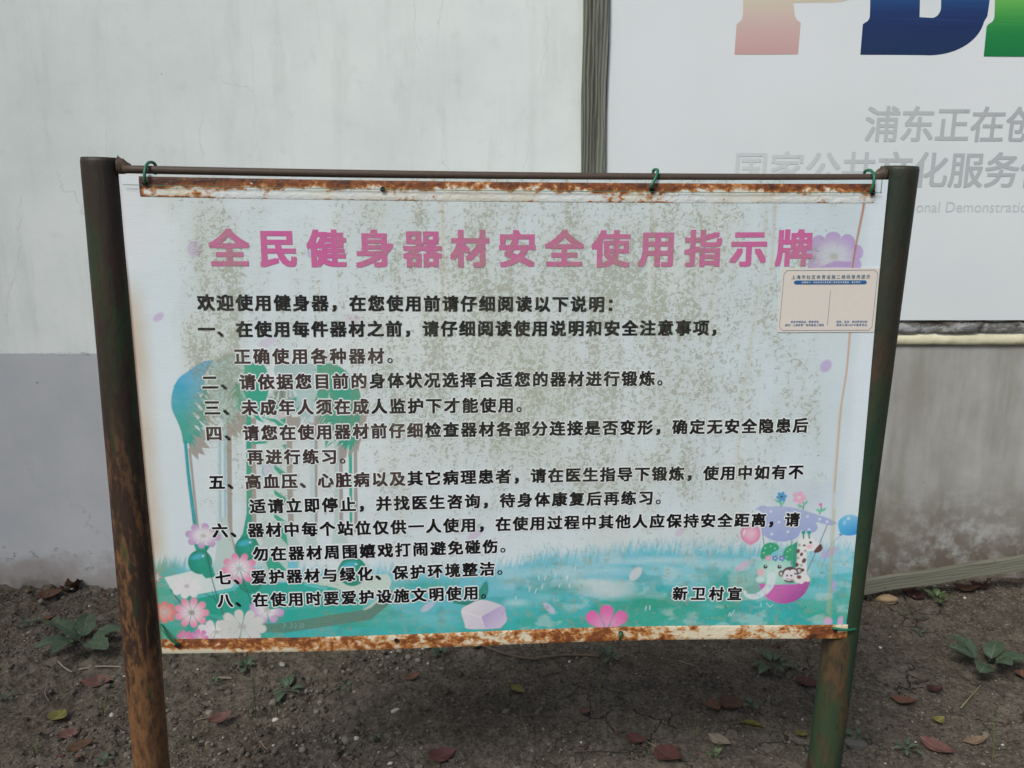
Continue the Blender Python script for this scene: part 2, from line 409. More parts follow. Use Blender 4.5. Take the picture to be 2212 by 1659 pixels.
def put_line(chars, p0, p1, i1, size, off, into, sx=1.0, skip=''):
    """glyphs on a pitch from cell 0 at p0 to cell i1 at p1 (2-D surface coordinates)"""
    p0 = np.array(p0, float); p1 = np.array(p1, float); d = (p1-p0)/max(i1, 1)
    ang = math.atan2(d[1], d[0]); ca, sa = math.cos(ang), math.sin(ang); k = size/EM
    for i, ch in enumerate(chars):
        if ch == ' ' or ch in skip: continue
        V, F = glyph(ch, 0.0)
        if not len(V): continue
        for li, (ox, oy) in enumerate(spread(off if ch != '。' else off*0.25)):          # heavier weight: the strokes fattened all round
            q = (V-GC+np.array([ox, oy]))*k*np.array([sx, 1.0])
            q = np.stack([q[:, 0]*ca-q[:, 1]*sa, q[:, 0]*sa+q[:, 1]*ca], -1) + p0 + d*i
            q = np.concatenate([q, np.full((len(q), 1), li*1.2e-5)], 1)
            n = len(into[0]); into[0].extend(q.tolist()); into[1].extend(tuple(a+n for a in f) for f in F)
def word(s, p, size, off, into, spacing=0.02):
    """latin text, left end of the baseline at p"""
    V, F = glyph(s, off); k = size
    q = np.concatenate([(V*k)+np.array(p), np.zeros((len(V), 1))], 1)
    n = len(into[0]); into[0].extend(q.tolist()); into[1].extend(tuple(a+n for a in f) for f in F)

# ================================================================== SETTING
# ------------------------------------------------------------------ ground
def gh(x, y):
    x = np.asarray(x, float); y = np.asarray(y, float)
    fade = sstep(8, 3.5, np.abs(x))*sstep(-3, 0.5, y)
    h = 0.026*(fbm(x, y, 2.2, 3, 1)-0.5) + 0.016*(fbm(x, y, 9, 3, 4)-0.5) + 0.010*(fbm(x, y, 34, 3, 7)-0.5)
    left = sstep(0.3, -0.8, x)
    h = h + (0.006+0.010*left)*(sstep(0.5, 0.75, fbm(x, y, 42, 2, 12)))
    h = h + 0.05*sstep(0.9, 2.0, x)*np.exp(-((y-2.95)/0.30)**2) + 0.012*sstep(2.75, 2.98, y)
    return h*fade
def graded(a, b, st, lo, hi, g=1.35):
    v = list(np.arange(a, b+st/2, st)); s = st; p = v[0]; pre = []
    while p > lo: s *= g; p -= s; pre.append(p)
    s = st; p = v[-1]; post = []
    while p < hi: s *= g; p += s; post.append(p)
    return np.array(pre[::-1]+v+post)
gx = graded(-2.35, 2.35, 0.0085, -150, 150); gy = graded(1.75, 3.03, 0.0085, -150, 150)
GX, GY = np.meshgrid(gx, gy)
def grid_faces(ny, nx):
    i = np.arange((ny-1)*(nx-1)); r = i//(nx-1); c = i % (nx-1); a = r*nx+c
    return np.stack([a, a+1, a+nx+1, a+nx], -1)
SOIL = soil_mat()
tag(mesh_obj('ground', np.stack([GX.ravel(), GY.ravel(), gh(GX, GY).ravel()], -1), grid_faces(*GX.shape), SOIL, smooth=True), kind='structure')
def gz(x, y): return float(gh(np.array([x]), np.array([y]))[0])
def on_ground(px, py):
    p = hit(px, py, Vector((0, 0, 0)), Vector((0, 0, 1)))
    for _ in range(4):
        p = hit(px, py, Vector((0, 0, gz(p.x, p.y))), Vector((0, 0, 1)))
    return p

# soil crumbs and grit: nobody could count them
def crumbs():
    t = (1+5**0.5)/2
    IV = np.array([(-1,t,0),(1,t,0),(-1,-t,0),(1,-t,0),(0,-1,t),(0,1,t),(0,-1,-t),(0,1,-t),(t,0,-1),(t,0,1),(-t,0,-1),(-t,0,1)])/1.9
    IF = np.array([(0,11,5),(0,5,1),(0,1,7),(0,7,10),(0,10,11),(1,5,9),(5,11,4),(11,10,2),(10,7,6),(7,1,8),(3,9,4),(3,4,2),(3,2,6),(3,6,8),(3,8,9),(4,9,5),(2,4,11),(6,2,10),(8,6,7),(9,8,1)])
    n = 48000
    x = RS.uniform(-2.3, 2.3, n); y = RS.uniform(1.8, 2.985, n)
    dens = 0.16 + 0.75*sstep(0.45, 0.62, fbm(x, y, 3.5, 3, 21))*(0.35+0.65*sstep(0.6, -0.7, x)) + 0.6*sstep(2.75, 2.95, y)
    keep = RS.rand(n) < dens; x = x[keep]; y = y[keep]; n = len(x)
    r = np.clip(RS.lognormal(math.log(0.0023), 0.62, n), 0.0010, 0.012)
    r *= np.where(x < 0.2, 1.1, 0.9)
    sc = r[:, None]*RS.uniform(0.65, 1.3, (n, 3))*np.array([1, 1, 0.75])
    V = IV[None]*(1+RS.uniform(-0.28, 0.28, (n, 12, 1)))*sc[:, None, :]
    a = RS.uniform(0, 6.28, n); ca, sa = np.cos(a)[:, None], np.sin(a)[:, None]
    V = np.stack([V[..., 0]*ca-V[..., 1]*sa, V[..., 0]*sa+V[..., 1]*ca, V[..., 2]], -1)
    V += np.stack([x, y, gh(x, y)+sc[:, 2]*0.25], -1)[:, None, :]
    F = (IF[None]+(np.arange(n)*12)[:, None, None]).reshape(-1, 3)
    pal = lin(np.array([(98,91,83),(84,77,70),(114,108,99),(70,63,57),(128,121,110),(102,92,84)]))
    ci = RS.randint(0, 6, n); c = pal[ci]*RS.uniform(0.8, 1.2, (n, 1))
    lf = RS.rand(n) < 0.035+0.12*sstep(2.7, 2.95, y); c[lf] = lin(np.array([(92, 64, 48), (104, 70, 56), (112, 92, 66), (86, 52, 44)]))[RS.randint(0, 4, lf.sum())]
    wh = RS.rand(n) < 0.012; c[wh] = lin((190, 186, 176))
    m = NT('soil_crumb'); cc = m.attr(); nn = m.noise(300, 3, 0.6)
    mt = m.out(m.mix(m.math('MULTIPLY', nn, 0.5), cc, L(60, 52, 46)), 0.95, 0.1)
    tag(mesh_obj('soil_crumbs', V.reshape(-1, 3), F, mt, colors=np.repeat(c, 12, 0)), 'loose crumbs of dark soil and grit scattered over the bare ground', 'soil', kind='stuff')
crumbs()

# ------------------------------------------------------------------ wall
XB = on_wall(1283, 200).x
wall = empty('plaster_wall', (0, YW, 0))
tag(wall, 'whitewashed plaster wall with grey lower band, hairline cracks and muddy foot', 'wall')
wx = np.arange(-5.2, 5.21, 0.04); wz = np.arange(-0.3, 3.45, 0.04)
WX, WZ = np.meshgrid(wx, wz)
WYv = 0.006*(fbm(WX, WZ, 1.6, 3, 31)-0.5)
V = [np.stack([WX.ravel(), WYv.ravel(), WZ.ravel()], -1)]; nf = WX.size
Fq = grid_faces(*WX.shape)
V.append(np.array([(-5.2, 0.24, -0.3), (5.2, 0.24, -0.3), (5.2, 0.24, wz[-1]), (-5.2, 0.24, wz[-1])]))
nx = len(wx); last = (len(wz)-1)*nx
Fl = [tuple(f) for f in Fq] + [(nf+1, nf, nf+3, nf+2)]
Fl += [tuple([last+i for i in range(nx)]+[nf+2, nf+3]), tuple([i for i in range(nx-1, -1, -1)]+[nf, nf+1]),
       tuple([i*nx for i in range(len(wz))][::1]+[nf+3, nf]), tuple([i*nx+nx-1 for i in range(len(wz)-1, -1, -1)]+[nf+1, nf+2])]
mesh_obj('wall', np.concatenate(V), Fl, wall_mat(), wall, smooth=False)
for p in wall.children[0].data.polygons: p.use_smooth = len(p.vertices) == 4 and p.index < len(Fq)
# crumbling cement ledge and cream trim on the right
def wl(px, py, off=0.0):
    p = on_wall(px, py, off); return p.x, p.z
def strip(name, x0, x1, zt, zb, dep, rough, seed, mat, nz=14, step=0.008, edge=0.006):
    xs = np.arange(x0, x1, step); ts = np.linspace(0, 1, nz)
    T, X = np.meshgrid(ts, xs, indexing='ij')
    top = zt+edge*2*(fbm(X, 0*X, 14, 4, seed)-0.5)+edge*(fbm(X, 0*X, 60, 2, seed+9)-0.5); bot = zb+edge*0.5*(fbm(X, 0*X+5, 10, 3, seed+3)-0.5)
    Z = top+(bot-top)*T
    prof = np.sin(np.clip(T, 0.0, 1)*math.pi)**0.35
    Y = -dep*prof - rough*(fbm(X, Z, 30, 4, seed+5)-0.5)*prof - rough*0.8*sstep(0.5, 0.62, fbm(X, Z, 12, 3, seed+6))*prof + 0.004
    return mesh_obj(name, np.stack([X.ravel(), Y.ravel(), Z.ravel()], -1), grid_faces(*X.shape), mat, wall, smooth=True)
XR0 = XB+0.05; XR1 = 5.19
m = NT('peeling_cement'); n = m.noise(1.0, 5, 0.65, m.co(scale=(14, 14, 30)), 0.6); n2 = m.noise(90, 4, 0.7); st = m.noise(1, 4, 0.6, m.co(scale=(30, 10, 6)))
x, y, z = m.xyz()
zt = on_wall(2050, 692).z; zb = on_wall(2050, 722).z
up = m.rng(m.math('ADD', z, m.math('MULTIPLY', m.math('SUBTRACT', n, 0.5), 0.05)), (zt+zb)/2+0.004, zt-0.004)
c = m.mix(m.rng(n, 0.40, 0.55), L(160, 160, 160), L(110, 108, 104))
c = m.mix(m.math('MULTIPLY', up, 0.95), c, m.mix(n2, L(66, 60, 54), L(112, 106, 98)))
c = m.mix(m.math('MULTIPLY', m.rng(n2, 0.58, 0.66), 0.7), c, L(70, 66, 60))
c = m.mix(m.math('MULTIPLY', m.rng(st, 0.56, 0.66), 0.6), c, L(84, 80, 74))
m.bump(m.math('ADD', n, n2), 0.6, 0.006)
strip('ledge', XR0, XR1, zt, zb, 0.014, 0.012, 40, m.out(c, 0.9, 0.2))
m = NT('cream_trim'); n = m.noise(10, 5, 0.65); n2 = m.noise(1, 4, 0.6, m.co(scale=(6, 10, 50)))
x, y, z = m.xyz()
zt2 = on_wall(2050, 722).z; zb2 = on_wall(2050, 747).z
c = m.mix(m.rng(n, 0.35, 0.7), L(208, 202, 174), L(188, 180, 150))
c = m.mix(m.math('MULTIPLY', m.rng(m.math('ADD', z, m.math('MULTIPLY', m.math('SUBTRACT', n2, 0.5), 0.03)), zb2+0.012, zb2-0.002), 0.75), c, L(96, 80, 70))
m.bump(n2, 0.3, 0.003)
strip('trim', XR0, XR1, zt2, zb2, 0.020, 0.002, 50, m.out(c, 0.7, 0.3), nz=12, edge=0.0015)

# ------------------------------------------------------------------ poster on the wall
PAPER = NT('poster_vinyl'); n = PAPER.noise(1.3, 3, 0.5); PAPER.bump(PAPER.noise(3, 3, 0.5), 0.12, 0.01)
PAPER = PAPER.out(PAPER.mix(PAPER.rng(n, 0.3, 0.7), L(214, 219, 220), L(223, 226, 228)), 0.42, 0.4)
INK = NT('poster_ink'); INK = INK.out(INK.attr(), 0.42, 0.4)
PY0 = 0.012
poster = empty('wall_poster', (0, YW-PY0, 0))
tag(poster, 'large white poster with pink, blue and green letters and grey writing on wall', 'poster')
px0 = XB+0.02; px1 = 4.9; zbot = on_wall(2050, 611).z; ztop = 3.3
def psurf(X, Z): return 0.004*np.sin(2.3*X+1)*np.cos(1.7*Z)-0.002*np.sin(7*X+3*Z)
xs = np.linspace(px0, px1, 120); zs = np.linspace(zbot, ztop, 80)
X, Z = np.meshgrid(xs, zs)
V = np.stack([X.ravel(), psurf(X, Z).ravel()-0.004, Z.ravel()], -1)
sh = mesh_obj('sheet', V, grid_faces(*X.shape), PAPER, poster, smooth=True)
md = sh.modifiers.new('thickness', 'SOLIDIFY'); md.thickness = 0.0015; md.offset = 1.0
zlow = on_wall(2050, 690).z
zs = np.linspace(zlow, zbot+0.03, 12); X, Z = np.meshgrid(xs, zs)
mesh_obj('lower_sheet', np.stack([X.ravel(), psurf(X, Z).ravel()-0.0066, Z.ravel()], -1), grid_faces(*X.shape), PAPER, poster, smooth=True)
def pput(name, V2, F, colors, lift=0.0060, label=None):
    V2 = np.array(V2); y = psurf(V2[:, 0], V2[:, 1])-lift-(V2[:, 2] if V2.shape[1] > 2 else 0)
    o = mesh_obj(name, np.stack([V2[:, 0], y, V2[:, 1]], -1), F, INK, poster, colors=colors)
    if label: o['label'] = label
    return o
def ppt(px, py): return wl(px, py, PY0)
def zz(x, y): return (2800+x*0.5859)*0.54, y*0.5859*0.54          # detail sheet -> layout sheet
def letter(loops, ramp, label):
    """slab letter as a fine grid of cells inside the outline, so its ink can fade"""
    P = [np.array([ppt(*zz(*q)) for q in lp]) for lp in loops]
    bmx = bmesh.new()
    from mathutils.geometry import tessellate_polygon
    tri = tessellate_polygon([[Vector((a, b, 0)) for a, b in lp] for lp in P])
    flat = [bmx.verts.new((a, 0, b)) for lp in P for a, b in lp]
    for t in tri:
        try: bmx.faces.new([flat[i] for i in t])
        except ValueError: pass
    lo = min(v.co.z for v in bmx.verts); hi = max(v.co.z for v in bmx.verts)
    for k in range(1, 40):
        zc = lo+(hi-lo)*k/40
        bmesh.ops.bisect_plane(bmx, geom=bmx.verts[:]+bmx.edges[:]+bmx.faces[:], plane_co=(0, 0, zc), plane_no=(0, 0, 1))
    bmx.verts.ensure_lookup_table()
    for i, v in enumerate(bmx.verts): v.index = i
    V2 = [(v.co.x, v.co.z) for v in bmx.verts]; F = []
    for f in bmx.faces:
        q = [v.index for v in f.verts]
        if f.normal.y > 0: q = q[::-1]
        F.append(tuple(q))
    bmx.free()
    A = np.array(V2); t = (A[:, 1]-lo)/(hi-lo)
    hts = [(ppt(*zz(500, yy))[1]-lo)/(hi-lo) for yy, _ in ramp]
    order = np.argsort(hts); hs = np.array(hts)[order]; cs = np.array([lin(ramp[i][1]) for i in order])
    colr = np.stack([np.interp(t, hs, cs[:, k]) for k in range(3)], -1)
    pput('letter', V2, F, colr, label=label)
def arc(cx, cy, rx, ry, a0, a1, n=10):
    return [(cx+rx*math.cos(math.radians(a0+(a1-a0)*i/n)), cy+ry*math.sin(math.radians(a0+(a1-a0)*i/n))) for i in range(n+1)]
# P: slab foot, stem and the bottom of its bowl
Pl = [(232, 374), (247, 170)] + arc(245, 100, 45, 60, 75, 0, 5) + [(292, 60), (296, -420), (250, -430), (255, -640), (900, -640)]
Pl += arc(900, -310, 330, 330, -90, 90, 18) + [(632, 22)] + arc(690, 80, 50, 75, 180, 100, 6) + [(683, 165), (665, 372)]
Ph = [(645, -420), (860, -420)] + arc(860, -300, 120, 110, -90, 90, 8) + [(640, -190)]
letter([Pl, Ph], [(374, (200, 160, 156)), (250, (204, 170, 166)), (120, (208, 184, 176)), (20, (208, 196, 176)), (-100, (212, 206, 190)), (-640, (222, 212, 196))], 'pale pink letter fading upwards')
Dl = [(1090, 376), (1107, 168)] + arc(1105, 110, 50, 50, 70, 0, 5) + [(1157, 60), (1165, -420), (1115, -430), (1120, -640), (1500, -640)]
Dl += arc(1480, -120, 510, 520, -90, -5, 12) + [(1975, 20), (1962, 110)] + arc(1560, 100, 385, 278, 10, 95, 16)
Dh = [(1510, -400)] + arc(1510, -200, 140, 200, -88, -4, 6) + [(1645, 10)] + arc(1580, 45, 65, 78, 0, 100, 8) + [(1497, 118)]
letter([Dl, Dh], [(376, (26, 50, 88)), (200, (27, 48, 94)), (80, (29, 54, 104)), (10, (32, 70, 122)), (-640, (70, 140, 190))], 'dark blue letter')
Il = [(1937, 386), (1957, 180)] + arc(1955, 110, 55, 55, 72, 0, 5) + [(2012, 60), (2020, -420), (1970, -430), (1975, -640), (2500, -640), (2480, -430), (2420, -420), (2400, 60), (2440, 170), (2430, 388)]
letter([Il], [(388, (20, 118, 62)), (230, (30, 130, 66)), (120, (60, 150, 70)), (10, (98, 176, 82)), (-640, (160, 205, 110))], 'green letter')
def poster_line(s, a, b, n, size, off, c0, c1):
    I = ([], []); put_line(s, ppt(*a), ppt(*b), n, size, off, I)
    A = np.array(I[0]); t = sstep(c0[0], c1[0], A[:, 0])[:, None]
    pput('lettering', A, I[1], lin(c0[1])*(1-t)+lin(c1[1])*t, lift=0.0063)
e0 = ppt(1904, 270)[0]; e1 = ppt(2180, 270)[0]
poster_line('浦东正在创建', (1904.5, 270), (2134, 270.5), 3, 0.124, 0.017, (e0, (186, 190, 191)), (e1, (176, 179, 181)))
e0 = ppt(1600, 367)[0]; e1 = ppt(2110, 367)[0]
poster_line('国家公共文化服务体系示范区', (1621, 367), (2164, 369), 7, 0.126, 0.017, (e0, (202, 208, 208)), (e1, (178, 182, 184)))
I = ([], []); word('National Demonstration Area', ppt(1883, 458), 0.052, 0.0, I)
A = np.array(I[0]); xx = A[:, 0]; x0 = ppt(2035, 458)[0]
k = (x0-ppt(1883, 458)[0])
pos = np.array(glyph('National ', 0.0)[0]).max(0)[0]*0.052+0.012
A[:, 0] += k-pos-0.0
pput('lettering', A, I[1], np.tile(lin((194, 198, 200)), (len(A), 1)), lift=0.0063)

# ------------------------------------------------------------------ timber batten between wall and poster
WOODV = wood_mat('weathered_timber', L(62, 64, 57), L(136, 136, 124), 2)
bt = Geo()
zs = np.linspace(-0.02, 3.35, 60); V = []; F = []
xl = on_wall(1254, 300).x; wdt = on_wall(1306, 300).x-xl
for i, zc in enumerate(zs):
    dx = 0.008*(zc-1.7)/1.0*0.6+0.0025*math.sin(zc*5)+0.002*math.sin(zc*13)
    wd = wdt*(1+0.03*math.sin(zc*3.1+1))
    for (xx, yy) in ((0, 0.012), (0, -0.020), (0.004, -0.024), (wd-0.004, -0.024), (wd, -0.020), (wd, 0.012)):
        V.append((xx+dx-wdt/2, yy, zc))
n = 6
for i in range(len(zs)-1):
    for k in range(n): F.append((i*n+k, i*n+(k+1) % n, (i+1)*n+(k+1) % n, (i+1)*n+k))
F += [tuple(range(n-1, -1, -1)), tuple((len(zs)-1)*n+k for k in range(n))]
o = mesh_obj('timber_batten', V, F, WOODV); o.location = (xl+wdt/2, YW-PY0-0.002, 0)
tag(o, 'grey weathered upright timber batten covering the left edge of the poster', 'batten')

# ------------------------------------------------------------------ trunk and crown added out of view to shade the wall's left
def tree():
    root = empty('tree', (-4.3, 0.2, 0)); tag(root, 'slim leafy trunk and crown added out of view to shade the wall', 'tree')
    g = Geo(); P = [Vector(p) for p in ((0, 0, -0.2), (0.05, 0.02, 1.6), (0.2, 0.15, 3.0), (0.5, 0.3, 4.2), (0.8, 0.4, 5.2))]
    Q = spline(P, 6); g.tube(Q, [0.13-0.10*i/(len(Q)-1) for i in range(len(Q))], 12)
    R_ = random.Random(3); cl = []
    for i in range(16):
        b = Q[10+i % 14]; a = R_.uniform(0, 6.28); e = b+Vector((math.cos(a)*R_.uniform(.8, 1.7), math.sin(a)*R_.uniform(.8, 1.6), R_.uniform(.5, 1.5)))
        m_ = (b+e)/2+Vector((0, 0, .15)); g.tube(spline([b, m_, e], 4), [0.035-0.028*j/8 for j in range(9)], 6); cl += [e, m_]
    g.build('trunk', plain('bark', L(96, 84, 70), 0.9, 0.2, 20, 0.5), root, True)
    V = []; F = []
    for c in cl:
        for _ in range(42):
            p = c+Vector((R_.gauss(0, .33), R_.gauss(0, .33), R_.gauss(0, .26))); u = Vector((R_.gauss(0, 1), R_.gauss(0, 1), R_.gauss(0, .5))).normalized(); v = u.orthogonal().normalized(); v = (v+u.cross(v)*R_.uniform(-1, 1)).normalized()
            l_, w_ = R_.uniform(.05, .09), R_.uniform(.022, .035); n = len(V)
            V += [p-u*l_, p-u*l_*.2+v*w_, p+u*l_, p-u*l_*.2-v*w_]; F.append((n, n+1, n+2, n+3))
    mesh_obj('crown', [tuple(v) for v in V], F, leaf_mat('tree_leaf', L(70, 96, 48), L(100, 120, 70), False), root)
tree()

# ================================================================== SIGN FRAME
frame = empty('sign_frame', mat=Matrix.Translation((BO.x, BO.y, 0)) @ BM.to_3x3().to_4x4())
tag(frame, 'rusty painted steel frame of two round posts and a thin top bar', 'sign frame')
FM_INV = frame.matrix_world.inverted()
def floc(px, py, off): return FM_INV @ hit(px, py, BO+BN*off, BN)
def post(name, top, bot, green, seed, label):
    a = floc(*top, 0.032); b = floc(*bot, 0.032); d = (b-a).normalized()
    r = 0.0385; zend = -0.12; Lg = (a.z-zend)/abs(d.z); N = 44
    ss = np.concatenate([np.linspace(0, Lg, 220)])
    V = []; F = []
    s1 = d.orthogonal().normalized(); s2 = d.cross(s1)
    for i, s in enumerate(ss):
        for k in range(N):
            t = 2*math.pi*k/N
            rr = r + 0.0009*(fbm(t*1.0+seed*5, s*9, 1.0, 4, seed)-0.5)
            if i == 0: rr -= 0.0015
            V.append(a+d*s+(s1*math.cos(t)+s2*math.sin(t))*float(rr))
    for i in range(len(ss)-1):
        for k in range(N): F.append((i*N+k, i*N+(k+1) % N, (i+1)*N+(k+1) % N, (i+1)*N+k))
    base = len(V)
    for k in range(N):                                       # wall thickness and inside of the open pipe end
        t = 2*math.pi*k/N; V.append(a+(s1*math.cos(t)+s2*math.sin(t))*(r-0.004))
    for k in range(N):
        t = 2*math.pi*k/N; V.append(a+d*0.012+(s1*math.cos(t)+s2*math.sin(t))*(r-0.004))
    for k in range(N):
        F.append(((k+1) % N, k, base+k, base+(k+1) % N)); F.append((base+(k+1) % N, base+k, base+N+k, base+N+(k+1) % N))
    F.append(tuple(base+N+k for k in range(N)))
    o = mesh_obj(name, [tuple(v) for v in V], F, post_mat(green, 'flaking_green_paint' if green else 'rusted_brown_paint'), frame, smooth=True)
    o['label'] = label
    for p in o.data.polygons: p.use_smooth = len(p.vertices) == 4 and p.index < (len(ss)-1)*N
    return a, d
la, ld = post('post', (219, 341), (328, 1659), False, 3, 'heavily rusted brown post')
ra, rd = post('post', (1943.5, 360), (1779, 1659), True, 8, 'green post with rust patches')
RUST = post_mat(False, 'rusted_bar')
pl = floc(266, 365.5, 0.012); pr = floc(1912, 384, 0.012)
g = Geo(); N = 60
g.tube([pl.lerp(pr, i/N)+Vector((0, 0, -0.0045*(1-(2*i/N-1)**2))) for i in range(N+1)], 0.0080, 12)
RB = NT('dark_rusted_bar'); nn = RB.noise(60, 4, 0.65); RB.bump(nn, 0.4, 0.003)
RB = RB.out(RB.mix(nn, L(58, 46, 38), L(86, 70, 58)), 0.6, 0.4)
g.build('top_bar', RB, frame, smooth=True)
def weld(c, dirx, seed):
    g = Geo(); N = 14; M = 16; V = []; F = []
    for i in range(N):
        t = i/(N-1); rad = 0.0125*(1-t)**0.8+0.0066
        for k in range(M):
            a = 2*math.pi*k/M
            w_ = 1+0.35*(float(vn(k*0.9+seed, t*6, 1, seed))-0.5)
            V.append(c+Vector((dirx*t*0.024, math.cos(a)*rad*w_*0.7, math.sin(a)*rad*w_+0.003*(1-t))))
    for i in range(N-1):
        for k in range(M): F.append((i*M+k, i*M+(k+1) % M, (i+1)*M+(k+1) % M, (i+1)*M+k))
    F += [tuple(range(M-1, -1, -1)), tuple((N-1)*M+k for k in range(M))]
    mesh_obj('weld', V, F, RB, frame, smooth=True)
weld(floc(256, 362, 0.018), 1, 2); weld(floc(1911, 381, 0.018), -1, 5)

# ================================================================== NOTICE BANNER
banner = empty('notice_banner', mat=BM)
tag(banner, 'weathered printed vinyl notice with pink heading and black Chinese rules tied to frame', 'notice board')
# ---- painted print: every vertex of the sheet gets the ink it carries
NU, NV = 1020, 680
us = np.linspace(-BW/2, BW/2, NU); vs = np.linspace(0, BH, NV)
UU, VV = np.meshgrid(us, vs); SX, SY = sheet_of(UU, VV)
KW = 1.0
IMG = np.empty((NV, NU, 3)); IMG[:] = lin((216, 226, 230))
def region(x0, y0, x1, y1):
    c = [buv(x, y) for x, y in ((x0, y0), (x1, y0), (x1, y1), (x0, y1))]
    u0 = min(a for a, _ in c); u1 = max(a for a, _ in c); v0 = min(b for _, b in c); v1 = max(b for _, b in c)
    i0 = int(np.clip((u0+BW/2)/BW*(NU-1)-1, 0, NU)); i1 = int(np.clip((u1+BW/2)/BW*(NU-1)+2, 0, NU))
    j0 = int(np.clip(v0/BH*(NV-1)-1, 0, NV)); j1 = int(np.clip(v1/BH*(NV-1)+2, 0, NV))
    return slice(j0, j1), slice(i0, i1)
def lay(sl, alpha, col, col2=None, t=None):
    c = lin(col) if not isinstance(col, np.ndarray) else col
    if col2 is not None: c = c+(lin(col2)-c)*t[..., None]
    a = np.clip(alpha, 0, 1)[..., None]; IMG[sl] = IMG[sl]*(1-a)+c*a
def ell(cx, cy, rx, ry, col, a=1.0, rot=0.0, soft=1.5, col2=None, gy=None):
    R_ = max(rx, ry)+soft+2; sl = region(cx-R_, cy-R_, cx+R_, cy+R_); X = SX[sl]-cx; Y = SY[sl]-cy
    if X.size == 0: return
    c, s = math.cos(math.radians(rot)), math.sin(math.radians(rot))
    xr = X*c+Y*s; yr = -X*s+Y*c
    d = np.sqrt((xr/rx)**2+(yr/ry)**2); sd_ = (d-1)*min(rx, ry)
    al = np.clip(0.5-sd_/soft, 0, 1)*a
    if col2 is None: lay(sl, al, col)
    else: lay(sl, al, col, col2, np.clip(d, 0, 1)**1.2 if gy is None else sstep(gy[0], gy[1], SY[sl]))
def poly(P, col, a=1.0, soft=1.4, col2=None, g=None, tex=0.0):
    P = np.array(P, float); m = soft+2
    sl = region(P[:, 0].min()-m, P[:, 1].min()-m, P[:, 0].max()+m, P[:, 1].max()+m); X = SX[sl]; Y = SY[sl]
    if X.size == 0: return
    ins = np.zeros(X.shape, bool); dm = np.full(X.shape, 1e9)
    for (x1, y1), (x2, y2) in zip(P, np.roll(P, -1, 0)):
        ins ^= ((y1 > Y) != (y2 > Y)) & (X < (x2-x1)*(Y-y1)/((y2-y1) if y2 != y1 else 1e-9)+x1)
        dx, dy = x2-x1, y2-y1; q = np.clip(((X-x1)*dx+(Y-y1)*dy)/(dx*dx+dy*dy+1e-9), 0, 1)
        dm = np.minimum(dm, np.hypot(X-x1-q*dx, Y-y1-q*dy))
    al = np.clip(0.5+np.where(ins, dm, -dm)/soft, 0, 1)*a
    if tex: al = al*(1-tex*fbm(X, Y, 0.05, 3, 60))
    if col2 is None: lay(sl, al, col)
    else:
        gx0, gy0, gx1, gy1 = g; t = np.clip(((X-gx0)*(gx1-gx0)+(Y-gy0)*(gy1-gy0))/((gx1-gx0)**2+(gy1-gy0)**2), 0, 1)
        lay(sl, al, col, col2, t)
def stroke(P, wd, col, a=1.0, soft=1.3, wd2=None):
    P = np.array(P, float); m = wd+soft+2
    sl = region(P[:, 0].min()-m, P[:, 1].min()-m, P[:, 0].max()+m, P[:, 1].max()+m); X = SX[sl]; Y = SY[sl]
    if X.size == 0: return
    best = np.full(X.shape, -1e9); n = len(P)-1
    for i in range(n):
        x1, y1 = P[i]; dx, dy = P[i+1]-P[i]; q = np.clip(((X-x1)*dx+(Y-y1)*dy)/(dx*dx+dy*dy+1e-9), 0, 1)
        wh = wd if wd2 is None else wd+(wd2-wd)*(i+q)/n
        best = np.maximum(best, wh/2-np.hypot(X-x1-q*dx, Y-y1-q*dy))
    lay(sl, np.clip(0.5+best/soft, 0, 1)*a, col)
def smooth(P, k=5, closed=True):
    P = [np.array(p, float) for p in P]; n = len(P); out = []
    for i in range(n if closed else n-1):
        a, b, c, d = (P[(i-1) % n], P[i], P[(i+1) % n], P[(i+2) % n]) if closed else (P[max(i-1, 0)], P[i], P[i+1], P[min(i+2, n-1)])
        for j in range(k):
            t = j/k; out.append(0.5*(2*b+(c-a)*t+(2*a-5*b+4*c-d)*t*t+(3*b-a-3*c+d)*t**3))
    if not closed: out.append(P[-1])
    return out
A = lambda P: [(324+x*.2441, 729+y*.2441) for x, y in P]
B = lambda P: [(324+x*.2441, 1107+y*.2441) for x, y in P]
Cc = lambda P: [(810+x*.293, 1107+y*.293) for x, y in P]
D = lambda P: [(1404+x*.2278, 1026+y*.2278) for x, y in P]
E_ = lambda P: [(1458+x*.2441, 345.6+y*.2441) for x, y in P]

# paper tone, slow stains
sl = (slice(None), slice(None))
lay(sl, 0.55*sstep(0.42, 0.7, fbm(SX, SY, 0.004, 3, 70)), (226, 231, 230))
lay(sl, 0.35*sstep(0.5, 0.75, fbm(SX, SY*0.5, 0.008, 3, 75)), (200, 206, 196))
lay(sl, 0.45*sstep(0.6, 1.0, (SX-900)/1000+0.3*fbm(SX, SY, 0.005, 3, 79)), (196, 212, 222))
